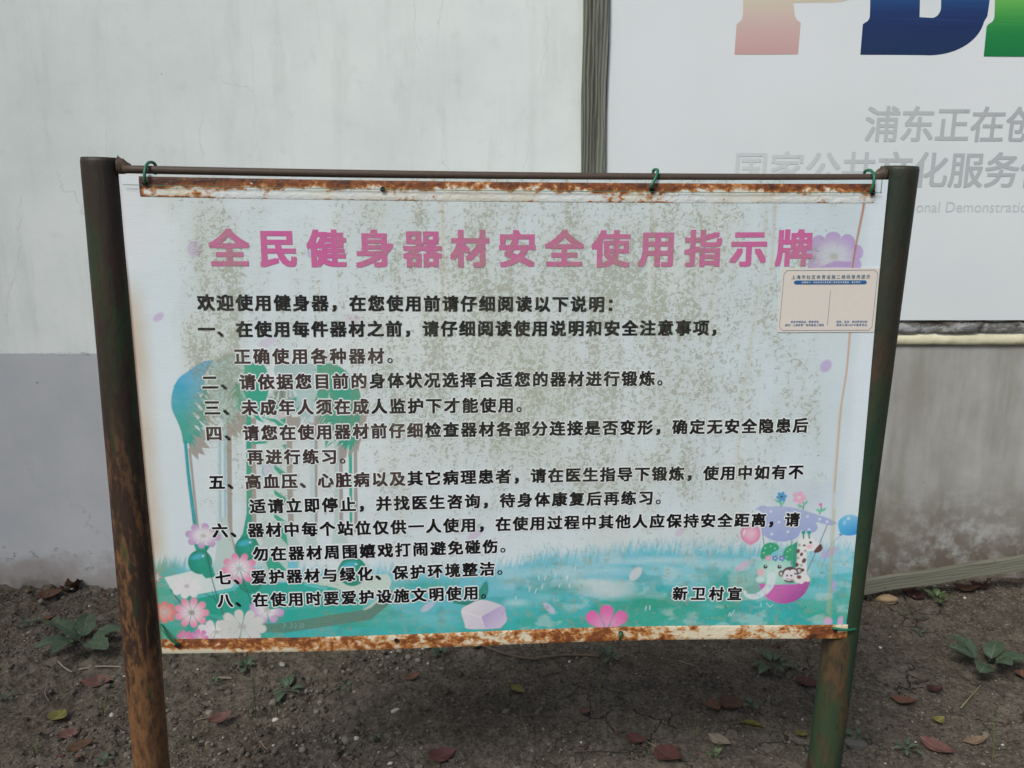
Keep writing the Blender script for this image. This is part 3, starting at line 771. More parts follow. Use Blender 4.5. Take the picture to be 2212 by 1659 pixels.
# grassy wash
edge = np.interp(SX, [350, 480, 700, 1000, 1110, 1170, 1250, 1400, 1850], [1208, 1205, 1224, 1218, 1212, 1186, 1190, 1172, 1176])
blades = 22*(vn(SX*0.25+SY*0.05, SY*0.02, 1, 80)-0.5)+10*(vn(SX*0.45-SY*0.1, SY*0.03, 1, 83)-0.5)
al = sstep(-10, 26, SY-edge+blades)
tt = sstep(0, 165, SY-edge+70*(fbm(SX, SY*3, 0.008, 3, 85)-0.5))
wash = lin((118, 196, 216))*(1-tt[..., None])+lin((48, 178, 176))*tt[..., None]
gm = sstep(0.48, 0.62, fbm(SX, SY*2.4, 0.007, 3, 88))*sstep(25, 90, SY-edge)
wash = wash+(lin((42, 166, 142))-wash)*(0.75*gm)[..., None]
wm = sstep(0.50, 0.68, fbm(SX*0.6, SY*3.2, 0.010, 4, 91))*sstep(170, 40, SY-edge)
wash = wash+(lin((164, 212, 222))-wash)*(0.55*wm)[..., None]
IMG[:] = IMG*(1-al[..., None])+wash*al[..., None]
lay(sl, 0.7*al*sstep(430, 345, SX), (86, 170, 140))
pw = sstep(0.53, 0.66, fbm(SX, SY*1.8, 0.022, 4, 130))*al*sstep(1040, 1140, SX); IMG[:] = IMG+(lin((196, 214, 214))-IMG)*(0.42*pw)[..., None]
pd = sstep(0.55, 0.66, fbm(SX, SY*1.5, 0.03, 4, 135))*al*sstep(25, 60, SY-edge); IMG[:] = IMG+(lin((34, 150, 150))-IMG)*(0.38*pd)[..., None]
pk_ = sstep(0.60, 0.68, fbm(SX, SY, 0.11, 3, 139))*al; IMG[:] = IMG+(lin((150, 160, 130))-IMG)*(0.35*pk_)[..., None]
RP = random.Random(5)
for _ in range(520):                                          # printed grass blades
    x = RP.uniform(360, 1840); e = float(np.interp(x, [350, 480, 700, 1000, 1110, 1170, 1250, 1400, 1850], [1208, 1205, 1224, 1218, 1212, 1186, 1190, 1172, 1176]))
    if x < 1000 and RP.random() < 0.6: continue
    y = e+RP.uniform(-4, 14) if RP.random() < 0.55 else e+RP.uniform(10, 130); h = RP.uniform(7, 18); dx = RP.uniform(-8, 8)
    stroke([(x, y), (x+dx*0.4, y-h*0.6), (x+dx, y-h)], 1.8, RP.choice([(70, 168, 184), (110, 190, 204), (52, 150, 150), (150, 208, 218)]), RP.uniform(0.25, 0.6), 1.6, 0.6)
for (cx, cy, rx, ry, c, a) in ((1220, 1238, 130, 9, (176, 216, 226), .7), (1300, 1270, 60, 16, (206, 216, 216), .75), (1330, 1282, 40, 14, (196, 212, 214), .6), (1175, 1290, 24, 12, (130, 200, 212), .7),
        (1115, 1303, 20, 6, (180, 218, 222), .7), (1430, 1212, 70, 7, (190, 220, 226), .6), (1540, 1215, 60, 8, (176, 212, 220), .6), (870, 1340, 60, 12, (90, 190, 196), .6), (1410, 1305, 60, 14, (30, 158, 130), .7), (900, 1262, 70, 10, (30, 166, 150), .6), (1200, 1275, 60, 10, (40, 160, 150), .6)):
    ell(cx, cy, rx, ry, c, a, soft=min(ry, 10)*1.6)
# drooping palms: taupe shadows, then the leaves
TAUPE = (166, 157, 152); PALE = (166, 194, 194); GRN = (48, 166, 138)
poly(A([(350, 920), (372, 1010), (440, 1075), (438, 1012), (500, 1032), (470, 965), (545, 970), (490, 905), (550, 885), (480, 800), (420, 820)]), TAUPE)
for P in (((410, 480), (460, 560), (575, 775), (505, 700)), ((375, 560), (470, 640), (530, 760), (440, 690))): poly(A(P), TAUPE)
stroke(A([(362, 980), (385, 1200), (435, 1700)]), 6, TAUPE, wd2=5)
poly(A([(690, 690), (740, 640), (830, 610), (850, 780), (800, 835), (770, 800), (755, 870), (720, 830), (690, 880)]), TAUPE)
stroke(A([(711, 680), (714, 1200), (718, 1700)]), 10.5, TAUPE)
stroke(B([(718, 60), (725, 210), (790, 400)]), 9, TAUPE, wd2=6)
stroke(A([(926, 720), (928, 1700)]), 11, TAUPE); stroke(A([(1240, 690), (1244, 1200), (1258, 1700)]), 12, TAUPE)
poly(A([(1215, 700), (1340, 690), (1340, 790), (1290, 770), (1215, 790)]), TAUPE)
stroke(A([(1476, 700), (1478, 1700)]), 6, TAUPE); stroke(A([(1694, 950), (1698, 1700)]), 8, TAUPE); stroke(A([(1822, 900), (1828, 1700)]), 7.5, TAUPE)
poly(A([(1440, 690), (1520, 680), (1540, 800), (1480, 770), (1440, 780)]), TAUPE)
poly(A([(1860, 680), (1925, 680), (1905, 800), (1870, 900), (1845, 985), (1800, 960), (1780, 900)]), TAUPE)
poly(A([(1665, 960), (1760, 950), (1740, 1050), (1670, 1080)]), TAUPE)
# pale posts
stroke(A([(648, 820), (650, 1700)]), 20, (170, 200, 206)); stroke(A([(652, 830), (654, 1700)]), 5, (212, 226, 228)); stroke(A([(612, 860), (614, 1700)]), 3, (210, 222, 222))
stroke(A([(1440, 640), (1442, 1700)]), 9, (196, 212, 214)); stroke(A([(1654, 820), (1656, 1700)]), 9, (188, 206, 206))
poly(A([(1000, 690), (1210, 690), (1215, 1700), (1005, 1700)]), (206, 220, 216))
for k, (y0, hh) in enumerate(((700, 110), (1110, 120), (1330, 110), (1540, 130))): poly(A([(1005+100*(k > 0), y0), (1120, y0+10), (1215, y0+75), (1215, y0+75+hh*0.6), (1110, y0+40)]), GRN)
ell(*A([(1052, 1160)])[0], 12, 14, (190, 208, 222), 1, 0, 2); ell(*A([(1052, 1165)])[0], 8, 9, (214, 206, 220), 0.9, 0, 3); stroke(A([(1010, 1130), (1005, 1180), (1030, 1215)]), 2, (70, 170, 190), .8)
poly(A([(860, 640), (905, 640), (912, 1700), (866, 1700)]), (34, 160, 134))
poly(A([(895, 905), (1060, 905), (1040, 925), (930, 935)]), GRN); poly(A([(1175, 940), (1215, 930), (1210, 985)]), GRN)
# canopies
poly(smooth(A([(530, 300), (600, 190), (700, 140), (800, 142), (850, 200), (870, 300), (850, 420), (790, 640), (700, 700), (600, 640), (530, 470)]), 4), PALE, col2=(182, 206, 206), g=A([(560, 300)])[0]+A([(820, 400)])[0])
poly(A([(720, 560), (760, 700), (690, 640), (690, 740), (640, 660), (600, 700), (590, 600)]), (186, 208, 204))
poly(smooth(A([(1100, 280), (1150, 230), (1250, 212), (1400, 225), (1470, 250), (1478, 480), (1440, 640), (1400, 740), (1340, 600), (1180, 430)]), 4), PALE, col2=(182, 206, 206), g=A([(1150, 300)])[0]+A([(1440, 500)])[0])
poly(smooth(A([(845, 240), (930, 212), (1010, 235), (1048, 310), (1055, 470), (1040, 560), (1180, 570), (1300, 520), (1330, 600), (1280, 660), (1000, 640), (930, 640), (870, 640), (815, 560), (760, 470), (840, 400)]), 3), GRN)
poly(A([(750, 375), (830, 450), (850, 560), (905, 740), (830, 770), (840, 640), (790, 600), (800, 540), (740, 480), (780, 470)]), GRN)
ell(*A([(1160, 520)])[0], 26, 16, (96, 122, 104), .8, 0, 8); stroke(A([(1165, 440), (1180, 520), (1150, 600)]), 4, (128, 112, 104), .7)
poly(A([(920, 680), (960, 670), (1020, 745), (960, 720)]), GRN); poly(A([(1130, 690), (1210, 690), (1205, 760), (1170, 730)]), GRN)
ell(*A([(1165, 680)])[0], 11, 8, (208, 200, 206), .9, 0, 3)
poly(smooth(A([(1478, 235), (1600, 222), (1700, 262), (1790, 350), (1850, 450), (1872, 560), (1862, 720), (1830, 860), (1800, 900)]), 3, False)+A([(1700, 965), (1712, 920), (1655, 955), (1690, 890), (1640, 900), (1680, 800), (1610, 740), (1535, 745), (1560, 690), (1490, 640), (1462, 560), (1490, 450)]), GRN, col2=(40, 152, 128), g=A([(1500, 300)])[0]+A([(1850, 700)])[0])
poly(A([(1555, 905), (1590, 900), (1560, 965), (1600, 920), (1640, 905), (1560, 970)]), GRN)
for P in (((1480, 500), (1510, 560), (1500, 700)), ((1590, 470), (1600, 560), (1560, 660))): poly(A(P), (206, 220, 216), .8)
poly(A([(1762, 880), (1792, 880), (1796, 1700), (1772, 1700)]), (52, 172, 146))
Pb = smooth(A([(575, 195), (480, 208), (350, 290), (255, 365), (205, 490), (203, 620), (255, 740), (288, 830), (305, 925)]), 4, False)+A([(350, 925), (372, 955), (388, 850), (470, 880), (400, 765), (492, 790), (385, 655), (500, 700), (405, 560), (520, 620), (430, 480), (520, 510), (485, 330), (535, 260)])
poly(Pb, (66, 172, 214), col2=(40, 162, 146), g=A([(330, 330)])[0]+A([(330, 760)])[0], tex=0.12)
for yy in (420, 520, 600): stroke(A([(225, yy), (300, yy+20), (400, yy+5)]), 4, (54, 164, 178), .5, 4)
stroke(A([(325, 920), (350, 1200), (412, 1700)]), 7, (38, 156, 150), wd2=8); stroke(A([(318, 940), (342, 1200), (400, 1600)]), 2, (66, 172, 214), .9)
def fringe(P, d, ln, wd, col, n, seed, a=1.0):
    R_ = random.Random(seed); P = [np.array(q, float) for q in P]
    for i in range(n):
        t = (i+R_.uniform(.1, .9))/n*(len(P)-1); k = min(int(t), len(P)-2); q = P[k]+(P[k+1]-P[k])*(t-k)
        an = math.atan2(d[1], d[0])+R_.uniform(-.35, .35); l_ = ln*R_.uniform(.5, 1.15); e = (q[0]+math.cos(an)*l_, q[1]+math.sin(an)*l_)
        nx_, ny_ = -math.sin(an)*wd, math.cos(an)*wd; b0 = (q[0]-math.cos(an)*l_*.4, q[1]-math.sin(an)*l_*.4)
        poly(A([(b0[0]+nx_, b0[1]+ny_), e, (b0[0]-nx_, b0[1]-ny_)]), col, a, 1.2)
fringe([(540, 520), (560, 640), (540, 760), (500, 850)], (0.75, 0.85), 95, 14, TAUPE, 8, 1); fringe([(500, 420), (500, 560), (480, 700), (430, 830), (370, 900)], (0.72, 0.8), 110, 17, (48, 164, 150), 13, 2)
fringe([(840, 620), (860, 720), (800, 800), (740, 830)], (0.3, 1), 85, 13, TAUPE, 8, 3); fringe([(590, 660), (660, 710), (730, 700), (800, 600), (830, 480)], (0.55, 0.9), 110, 15, PALE, 13, 4)
fringe([(760, 420), (800, 520), (820, 620)], (-0.55, 0.8), 100, 15, GRN, 8, 5); fringe([(880, 640), (980, 660), (1040, 640)], (0.15, 1), 80, 14, GRN, 6, 6)
fringe([(1300, 560), (1360, 660), (1430, 690)], (-0.6, 0.9), 100, 15, PALE, 8, 7); fringe([(1300, 780), (1420, 760), (1540, 770)], (0, 1), 60, 14, TAUPE, 7, 8)
fringe([(1490, 560), (1540, 700), (1620, 780), (1680, 880)], (-0.75, 0.75), 110, 16, (46, 160, 134), 11, 9); fringe([(1720, 940), (1800, 930), (1850, 860)], (-0.3, 1), 70, 13, (44, 158, 132), 6, 10); fringe([(1860, 860), (1850, 950), (1760, 1010)], (-0.2, 1), 80, 14, TAUPE, 7, 11)
fringe([(1060, 470), (1120, 520), (1240, 500), (1290, 470)], (0, -1), 90, 14, (214, 224, 220), 6, 12, .7)
# bases, pots, boat
for P in ([(625, 30), (690, 30), (770, 400), (760, 620), (560, 610)], [(1010, 60), (1210, 60), (1330, 260), (1340, 600), (1000, 600)], [(1400, 60), (1450, 60), (1500, 340), (1380, 340)], [(1640, 40), (1680, 40), (1760, 260), (1610, 260)]): poly(B(P), (188, 208, 202), .9)
poly(B([(1030, 150), (1200, 80), (1230, 280), (1150, 190)]), GRN); poly(B([(1015, 380), (1120, 390), (1220, 500), (1060, 500)]), GRN)
poly(B([(1225, 420), (1320, 420), (1310, 500), (1225, 480)]), (110, 196, 214), .9)
poly(B([(130, 570), (400, 505), (640, 560), (770, 610), (720, 660), (330, 735), (210, 705)]), (224, 228, 222), col2=(206, 222, 222), g=B([(150, 600)])[0]+B([(740, 640)])[0])
poly(B([(1330, 590), (1700, 520), (2110, 540), (2140, 600), (2110, 700), (1800, 720)]), (204, 218, 206), .95)
poly(B([(310, 745), (760, 652), (1330, 595), (1650, 655), (1900, 780), (1880, 850), (1150, 965), (470, 885)]), (24, 160, 138), col2=(30, 172, 160), g=B([(600, 900)])[0]+B([(1300, 640)])[0])
stroke(B([(380, 750), (760, 665)]), 5, (110, 206, 214), .7, 4); stroke(B([(1380, 620), (1560, 660)]), 6, (120, 208, 216), .7, 4); stroke(B([(1150, 845), (1500, 815)]), 5, (90, 190, 190), .5, 4)
poly(B([(470, 885), (620, 945), (930, 975), (1150, 966), (1880, 850), (1905, 850), (2150, 680), (2200, 700), (2120, 800), (1960, 935), (1200, 1052), (1000, 1045), (700, 1010)]), (92, 132, 120), col2=(70, 138, 122), g=B([(1900, 800)])[0]+B([(600, 980)])[0])
poly(B([(1890, 850), (2000, 770), (2080, 640), (2110, 700), (1960, 830), (1905, 852)]), (196, 206, 188), .9)
for x in (1190, 1255, 1290, 1330, 1355): stroke(B([(x, 965), (x+12, 985), (x-4, 1010)]), 1.8, (150, 176, 164), .7)
def pot(cx, cy, r, neck=None):
    if neck: poly(B(neck), (24, 158, 134))
    ex, ey = B([(cx, cy)])[0]; R_ = r*.2441
    ell(ex, ey, R_, R_*1.0, (22, 160, 138), 1, 0, 1.5, (16, 138, 116)); ell(ex-R_*.2, ey-R_*.45, R_*.55, R_*.22, (70, 184, 206), .8, -15, 5); ell(ex+R_*.25, ey-R_*.5, 2.5, 1.8, (225, 240, 240), .9, 0, 1.5)
pot(450, 430, 108, [(395, 265), (545, 285), (500, 345), (420, 345)]); poly(B([(440, 510), (545, 440), (590, 560), (500, 575)]), (20, 152, 130))
pot(868, 305, 108, [(868, -20), (912, -20), (905, 120), (960, 250), (780, 260), (830, 170)]); pot(1795, 510, 128); pot(890, 590, 112)
# flowers
def flower(c, R_, col, mid=(232, 226, 228), n=8, rot=0, squash=1.0, wid=0.285, core=(206, 196, 196), conv=B, a=1.0, only=None):
    cx, cy = conv([c])[0]; sc = conv([(1, 0)])[0][0]-conv([(0, 0)])[0][0]; r = R_*sc
    for k in range(n):
        if only is not None and k not in only: continue
        th = math.radians(rot+360*k/n); px, py = cx+math.cos(th)*r*.58, cy+math.sin(th)*r*.58*squash
        an = math.degrees(math.atan2(math.sin(th)*squash, math.cos(th))); ln = r*.46*(squash+(1-squash)*abs(math.cos(th)))
        R2 = max(ln, r*wid)+3; s_ = region(px-R2, py-R2, px+R2, py+R2); X = SX[s_]-px; Y = SY[s_]-py
        if X.size == 0: continue
        ca, sa = math.cos(math.radians(an)), math.sin(math.radians(an)); xr = X*ca+Y*sa; yr = -X*sa+Y*ca
        wloc = r*wid*(0.62+0.42*np.clip(xr/ln, -1, 1)); d = np.sqrt((xr/ln)**2+(yr/np.maximum(wloc, 1))**2)
        dist = np.hypot(SX[s_]-cx, (SY[s_]-cy)/squash)/r
        t = sstep(0.25, 0.95, dist)+0.06*np.sin(np.arctan2(yr, xr+ln*1.3)*40)
        lay(s_, np.clip(0.5-(d-1)*r*wid*.6/1.3, 0, 1)*a, mid, col, np.clip(t, 0, 1))
        e_ = np.clip(1-np.abs(d-0.95)/0.10, 0, 1)*0.16*a; lay(s_, e_, tuple(max(0, v-60) for v in col))
    ell(cx, cy, r*.17, r*.17*squash, core, .9*a, 0, 2.5); ell(cx, cy, r*.10, r*.10*squash, tuple(v-18 for v in core), .6*a, 0, 2)
stroke(B([(500, 290), (550, 560), (600, 740), (660, 900)]), 2.4, (28, 100, 88), .9); stroke(B([(830, 590), (880, 720), (920, 850)]), 2.4, (28, 100, 88), .8)
stroke(B([(190, 680), (230, 740), (285, 800)]), 3.2, (62, 104, 98), .9); stroke(B([(490, 710), (560, 740), (600, 790)]), 1.8, (36, 108, 96), .8); stroke(B([(555, 680), (575, 740), (600, 780)]), 1.6, (36, 108, 96), .8)
flower((330, 645), 140, (226, 228, 226), n=8, rot=10, squash=.75, wid=.33)
flower((480, 195), 155, (198, 160, 204), n=8, rot=8, squash=.68, wid=.29)
flower((798, 485), 155, (232, 140, 178), n=9, rot=12, squash=.86, wid=.28)
flower((130, 880), 105, (226, 128, 126), (228, 170, 160), n=8, rot=0, squash=.9, wid=.36); flower((60, 570), 45, (226, 118, 120), n=6)
flower((372, 880), 150, (232, 150, 176), (230, 214, 220), n=9, rot=0, squash=.85, wid=.30, core=(176, 160, 150))
flower((1040, 850), 150, (200, 160, 208), n=8, rot=15, squash=.75, wid=.34, only=(0, 1, 2, 3, 4, 5))
flower((590, 1050), 170, (224, 216, 218), n=9, rot=5, squash=.55, wid=.30)
flower((820, 1000), 210, (214, 213, 210), (208, 209, 206), n=10, rot=8, squash=.68, wid=.27, core=(190, 188, 186))
flower((310, 1110), 70, (228, 120, 168), (228, 140, 180), n=7, wid=.4); flower((440, 1105), 80, (214, 130, 190), (226, 150, 190), n=7, wid=.4)
flower((1410, 850), 255, (186, 160, 206), (204, 206, 216), n=9, rot=-12, squash=.82, wid=.36, core=(190, 192, 188), conv=E_)
poly(E_([(1280, 948), (1420, 890), (1570, 900), (1550, 950)]), (178, 148, 200), .9)
# leaf, cube blossom, stray petals
stroke(Cc([(590, 655), (680, 672), (760, 640)]), 9, (30, 142, 128), 1, 1.5, 6); poly(smooth(Cc([(820, 505), (835, 590), (790, 650), (745, 655), (760, 590)]), 4), (34, 146, 134)); poly(smooth(Cc([(590, 650), (640, 662), (745, 640), (700, 672), (640, 678)]), 4), (24, 128, 118)); stroke(Cc([(748, 655), (778, 705)]), 4, (20, 110, 104))
poly(smooth(Cc([(636, 720), (690, 680), (790, 645), (930, 685), (958, 720), (972, 800), (940, 838), (905, 858), (690, 858), (660, 815)]), 4), (222, 216, 222), col2=(202, 192, 208), g=Cc([(700, 680)])[0]+Cc([(900, 840)])[0])
poly(smooth(Cc([(782, 778), (830, 745), (940, 692), (958, 730), (968, 800), (930, 842), (808, 852), (795, 810)]), 3), (182, 162, 204), col2=(206, 192, 218), g=Cc([(800, 770)])[0]+Cc([(900, 860)])[0]); stroke(Cc([(640, 730), (782, 775), (805, 850)]), 2, (234, 228, 232), .8, 2)
flower((1712, 890), 190, (228, 104, 176), (228, 150, 196), n=8, rot=-90, wid=.36, conv=Cc, only=(0, 1, 7))
for (x, y, rx, ry, ro, c, a) in ((1925, 460, 62, 34, -50, (212, 214, 216), .85), (1285, 712, 58, 22, 40, (200, 196, 220), .9), (390, 690, 60, 24, -35, (196, 196, 216), .85), (735, 165, 62, 26, -28, (206, 180, 214), .7)):
    p = Cc([(x, y)])[0]; ell(p[0], p[1], rx*.293, ry*.293, c, a, ro, 3)
for (x, y, rx, ry, ro, c, a) in ((422, 537, 17, 18, 0, (200, 186, 214), .8), (672, 545, 10, 11, 0, (190, 184, 216), .8), (344, 684, 13, 8, -35, (204, 176, 214), .8), (578, 738, 19, 9, -20, (206, 186, 216), .6), (762, 688, 16, 12, 0, (214, 196, 214), .6), (1783, 790, 15, 11, -50, (188, 166, 212), .85), (1430, 718, 9, 13, 0, (208, 190, 214), .6),
        (1789, 1192, 22, 9, -30, (186, 170, 212), .8), (1604, 1222, 18, 8, -35, (214, 182, 208), .7), (1468, 1150, 12, 7, -40, (206, 184, 212), .6), (1190, 1140, 16, 10, 0, (206, 200, 216), .4), (1787, 1340, 9, 9, 0, (214, 170, 208), .9), (1813, 1340, 6, 11, 10, (214, 170, 208), .9), (1800, 1262, 4, 12, 0, (200, 150, 214), .7)):
    ell(x, y, rx, ry, c, a, ro, 4)
for (x, y) in ((950, 375), (978, 382), (1065, 360), (1085, 375), (1212, 490), (1252, 490), (1408, 485), (1420, 495), (1232, 555), (1140, 572), (1358, 545), (1436, 548), (1480, 420), (2000, 715), (2030, 712), (1330, 470), (1040, 640), (1180, 585)):
    dx = RP.uniform(-6, 14); stroke(Cc([(x, y+14), (x+dx, y-14)]), 1.9, (226, 234, 234), .85, 1.4)
for P in ([(745, 1345), (760, 1310), (765, 1340), (805, 1285)], [(1050, 1215), (1056, 1250)], [(1105, 1215), (1135, 1250), (1165, 1225)], [(320, 740), (345, 690)], [(700, 700), (640, 730)], [(480, 715), (520, 690)]): stroke(D(P), 1.7, (200, 222, 226), .8)
for P in ([(860, 690), (880, 740)], [(905, 690), (920, 760)], [(960, 760), (1000, 690)], [(1200, 760), (1240, 640)], [(1270, 700), (1300, 650)], [(950, 800), (940, 700)]): stroke(D(P), 2.2, (104, 190, 206), .8)
# ride under a cloud: cloud, flowers, balloons, basket with three young animals
ell(*D([(1380, 200)])[0], 62, 36, (196, 208, 224), .35, 0, 10); ell(*D([(1650, 190)])[0], 40, 30, (196, 208, 224), .3, 0, 10)
for P in ([(1055, 490), (1082, 680)], [(1340, 590), (1335, 860)], [(1672, 465), (1600, 640), (1475, 925)]): stroke(D(P), 1.6, (96, 96, 104), .95)
poly(smooth(D([(990, 335), (1015, 300), (1060, 281), (1110, 292), (1240, 288), (1400, 312), (1560, 362), (1680, 402), (1758, 445), (1700, 470), (1570, 440), (1584, 490), (1550, 532), (1490, 540), (1430, 515), (1395, 580), (1320, 615), (1220, 626), (1130, 602), (1070, 560), (1058, 500), (1080, 440), (1060, 360), (1015, 325)]), 4), (176, 186, 222), col2=(156, 168, 214), g=D([(1200, 300)])[0]+D([(1250, 620)])[0])
for (x, y) in ((1140, 340), (1215, 440), (1150, 555), (1300, 530), (1485, 385), (1500, 510), (1600, 410), (1670, 435), (1120, 470)): ell(*D([(x, y)])[0], 3, 3, (216, 222, 238), .9, 0, 1.6)
def daisy(x, y, r, n, c, core, lw=0.34):
    for k in range(n):
        th = 2*math.pi*k/n-1.2; p = D([(x+math.cos(th)*r*.62, y+math.sin(th)*r*.62)])[0]
        ell(p[0], p[1], r*.42*.2278, r*lw*.2278, c, 1, math.degrees(th), 1.2)
    p = D([(x, y)])[0]; ell(p[0], p[1], r*.28*.2278, r*.2*.2278, core, 1, 0, 1)
for P in ([(1222, 235), (1236, 288)], [(1430, 228), (1450, 270), (1445, 318)], [(1612, 290), (1615, 325), (1598, 360)]): stroke(D(P), 2.2, (36, 104, 104))
for (x, y, ro) in ((1203, 243, 25), (1248, 262, -45), (1418, 288, 25), (1468, 256, -45), (1592, 330, 25), (1636, 322, -30)): ell(*D([(x, y)])[0], 6.2, 3, (112, 196, 164), 1, ro, 1)
daisy(1240, 200, 50, 6, (64, 154, 202), (40, 50, 110)); daisy(1405, 205, 64, 5, (232, 176, 204), (236, 214, 214), .4); ell(*D([(1608, 272)])[0], 3.8, 3.6, (226, 120, 168), 1, 0, 1)
ell(*D([(950, 552)])[0], 21.5, 22.5, (238, 196, 214), 1, 0, 1.5, (222, 130, 172)); ell(*D([(890, 540)])[0], 2.6, 7, (246, 226, 234), .8, 15, 2); poly(D([(950, 640), (968, 662), (932, 662)]), (222, 130, 172)); stroke(D([(952, 662), (965, 760), (960, 850)]), 1.1, (176, 196, 204), .7)
poly(smooth(D([(1785, 520), (1775, 440), (1830, 382), (1905, 368), (1975, 400), (2010, 470), (1960, 545), (1890, 566), (1810, 556)]), 4), (40, 140, 208), col2=(84, 182, 226), g=D([(1960, 560)])[0]+D([(1830, 430)])[0]); ell(*D([(1872, 404)])[0], 3.4, 3.4, (190, 224, 240), .9, 0, 1.5); ell(*D([(1834, 445)])[0], 3, 5, (150, 206, 236), .9, 20, 2)
poly(D([(1800, 550), (1775, 556), (1790, 562), (1812, 574), (1806, 560)]), (30, 100, 160)); stroke(smooth(D([(1790, 570), (1730, 630), (1690, 690), (1640, 820), (1620, 880)]), 4, False), 1.3, (120, 160, 176), .9)
# giraffe
poly(D([(1345, 870), (1350, 650), (1392, 624), (1400, 870)]), (30, 150, 120)); poly(D([(1335, 660), (1360, 645), (1345, 850), (1332, 840)]), (50, 160, 130), .8)
poly(D([(1392, 650), (1420, 600), (1480, 690), (1480, 930), (1380, 930)]), (228, 226, 222)); ell(*D([(1480, 645)])[0], 19, 16, (230, 230, 226), 1, 20, 1.5); ell(*D([(1560, 670)])[0], 11, 11, (228, 226, 224), 1, 0, 2)
for (x, y, rx, ry, ro) in ((1398, 715, 16, 22, 20), (1430, 745, 14, 18, 30), (1455, 805, 18, 26, 30), (1388, 845, 16, 20, 0), (1440, 895, 18, 16, 0), (1455, 660, 14, 10, 0)): ell(*D([(x, y)])[0], rx*.2278, ry*.2278, (104, 62, 66), 1, ro, 1)
for (x, y) in ((1410, 658), (1465, 712), (1398, 780), (1430, 850)): ell(*D([(x, y)])[0], 3, 3.4, (170, 168, 170), .9, 0, 1)
poly(smooth(D([(1545, 720), (1580, 670), (1610, 645), (1628, 680), (1615, 712), (1575, 730)]), 4), (98, 52, 56)); ell(*D([(1503, 672)])[0], 6.5, 4.5, (236, 178, 200), .8, 0, 4); ell(*D([(1515, 632)])[0], 3, 3, (24, 24, 28), 1, 0, 1)
for x in (1447, 1500): stroke(D([(x, 550), (x+2, 592)]), 3, (26, 120, 106)); ell(*D([(x, 538)])[0], 4.4, 4, (34, 156, 140), 1, 0, 1)
# elephant
poly(smooth(D([(1050, 790), (1050, 710), (1090, 650), (1150, 636), (1210, 660), (1212, 700), (1150, 740), (1110, 790)]), 4), (38, 162, 118)); poly(smooth(D([(1258, 730), (1290, 680), (1345, 660), (1345, 790), (1290, 810), (1258, 770)]), 4), (38, 162, 118))
for (x, y) in ((1090, 690), (1140, 670), (1180, 690), (1075, 735), (1300, 720), (1290, 770), (1325, 700)): ell(*D([(x, y)])[0], 1.8, 1.8, (170, 216, 190), .9, 0, 1)
ell(*D([(1180, 905)])[0], 38, 32, (200, 226, 220), 1, 0, 3, (150, 212, 196)); ell(*D([(1050, 920)])[0], 8, 7.5, (236, 176, 190), .9, 0, 6); ell(*D([(1040, 990)])[0], 9, 7, (206, 226, 224), .9, 0, 4)
for x in (1092, 1223): ell(*D([(x, 866)])[0], 4.3, 4.3, (26, 26, 30), 1, 0, 1); ell(*D([(x+4, 860)])[0], 1.4, 1.4, (235, 238, 238), 1, 0, 1)
for (x, c) in ((1118, (228, 156, 188)), (1182, (96, 130, 200)), (1246, (110, 124, 196))): daisy(x, 785, 30, 5, c, (226, 220, 226), .36)
# monkey
for x in (1243, 1408): ell(*D([(x, 930 if x < 1300 else 900)])[0], 6.4, 6.6, (84, 62, 64), 1, 0, 1.2); ell(*D([(x, 932 if x < 1300 else 902)])[0], 3.6, 3.8, (222, 204, 206), 1, 0, 1.2)
ell(*D([(1325, 930)])[0], 17.5, 15, (84, 62, 64), 1, -8, 1.4); ell(*D([(1320, 957)])[0], 15, 11, (228, 220, 224), 1, -8, 1.4); ell(*D([(1300, 925)])[0], 7.5, 7, (228, 220, 224), 1, 0, 1.2); ell(*D([(1352, 920)])[0], 7.5, 7, (228, 220, 224), 1, 0, 1.2)
for (x, y) in ((1296, 948), (1370, 930)): ell(*D([(x, y)])[0], 2.2, 2.2, (70, 84, 140), 1, 0, 1)
ell(*D([(1335, 948)])[0], 2.6, 1.9, (84, 62, 64), 1, 0, 1); stroke(D([(1290, 975), (1330, 992), (1365, 980)]), 1.3, (84, 62, 64), .9); stroke(D([(1275, 995), (1310, 1008), (1360, 1000)]), 3.4, (84, 62, 64))
ell(*D([(1430, 975)])[0], 17, 10, (230, 224, 224), 1, -10, 1.5); ell(*D([(1408, 962)])[0], 5, 4, (112, 72, 74), 1, 0, 1.2)
# basket, rim, trunk
poly(D([(1030, 1028), (1180, 1038), (1380, 1030), (1510, 992)])+smooth(D([(1510, 992), (1490, 1070), (1420, 1160), (1320, 1208), (1230, 1215), (1130, 1178), (1065, 1110), (1030, 1028)]), 5, False), (206, 96, 180), col2=(164, 74, 150), g=D([(1250, 1060)])[0]+D([(1380, 1190)])[0])
ell(*D([(1430, 1005)])[0], 5, 5, (230, 224, 222), 1, 0, 1.2); ell(*D([(1490, 985)])[0], 5, 5, (224, 226, 216), 1, 0, 1.2)
stroke(smooth(D([(1150, 960), (1140, 1030), (1100, 1090), (1040, 1135), (975, 1155), (920, 1140), (900, 1110)]), 4, False), 19, (212, 228, 228), .97, 2.5, 7)
for i, (x, y) in enumerate(((1130, 1050), (1085, 1105), (1030, 1140), (975, 1152))): ell(*D([(x, y)])[0], 5.5, 4, [(176, 208, 228), (226, 200, 214)][i % 2], .6, 30, 4)
IMG[:] = IMG*0.96+lin((196, 206, 204))*0.04
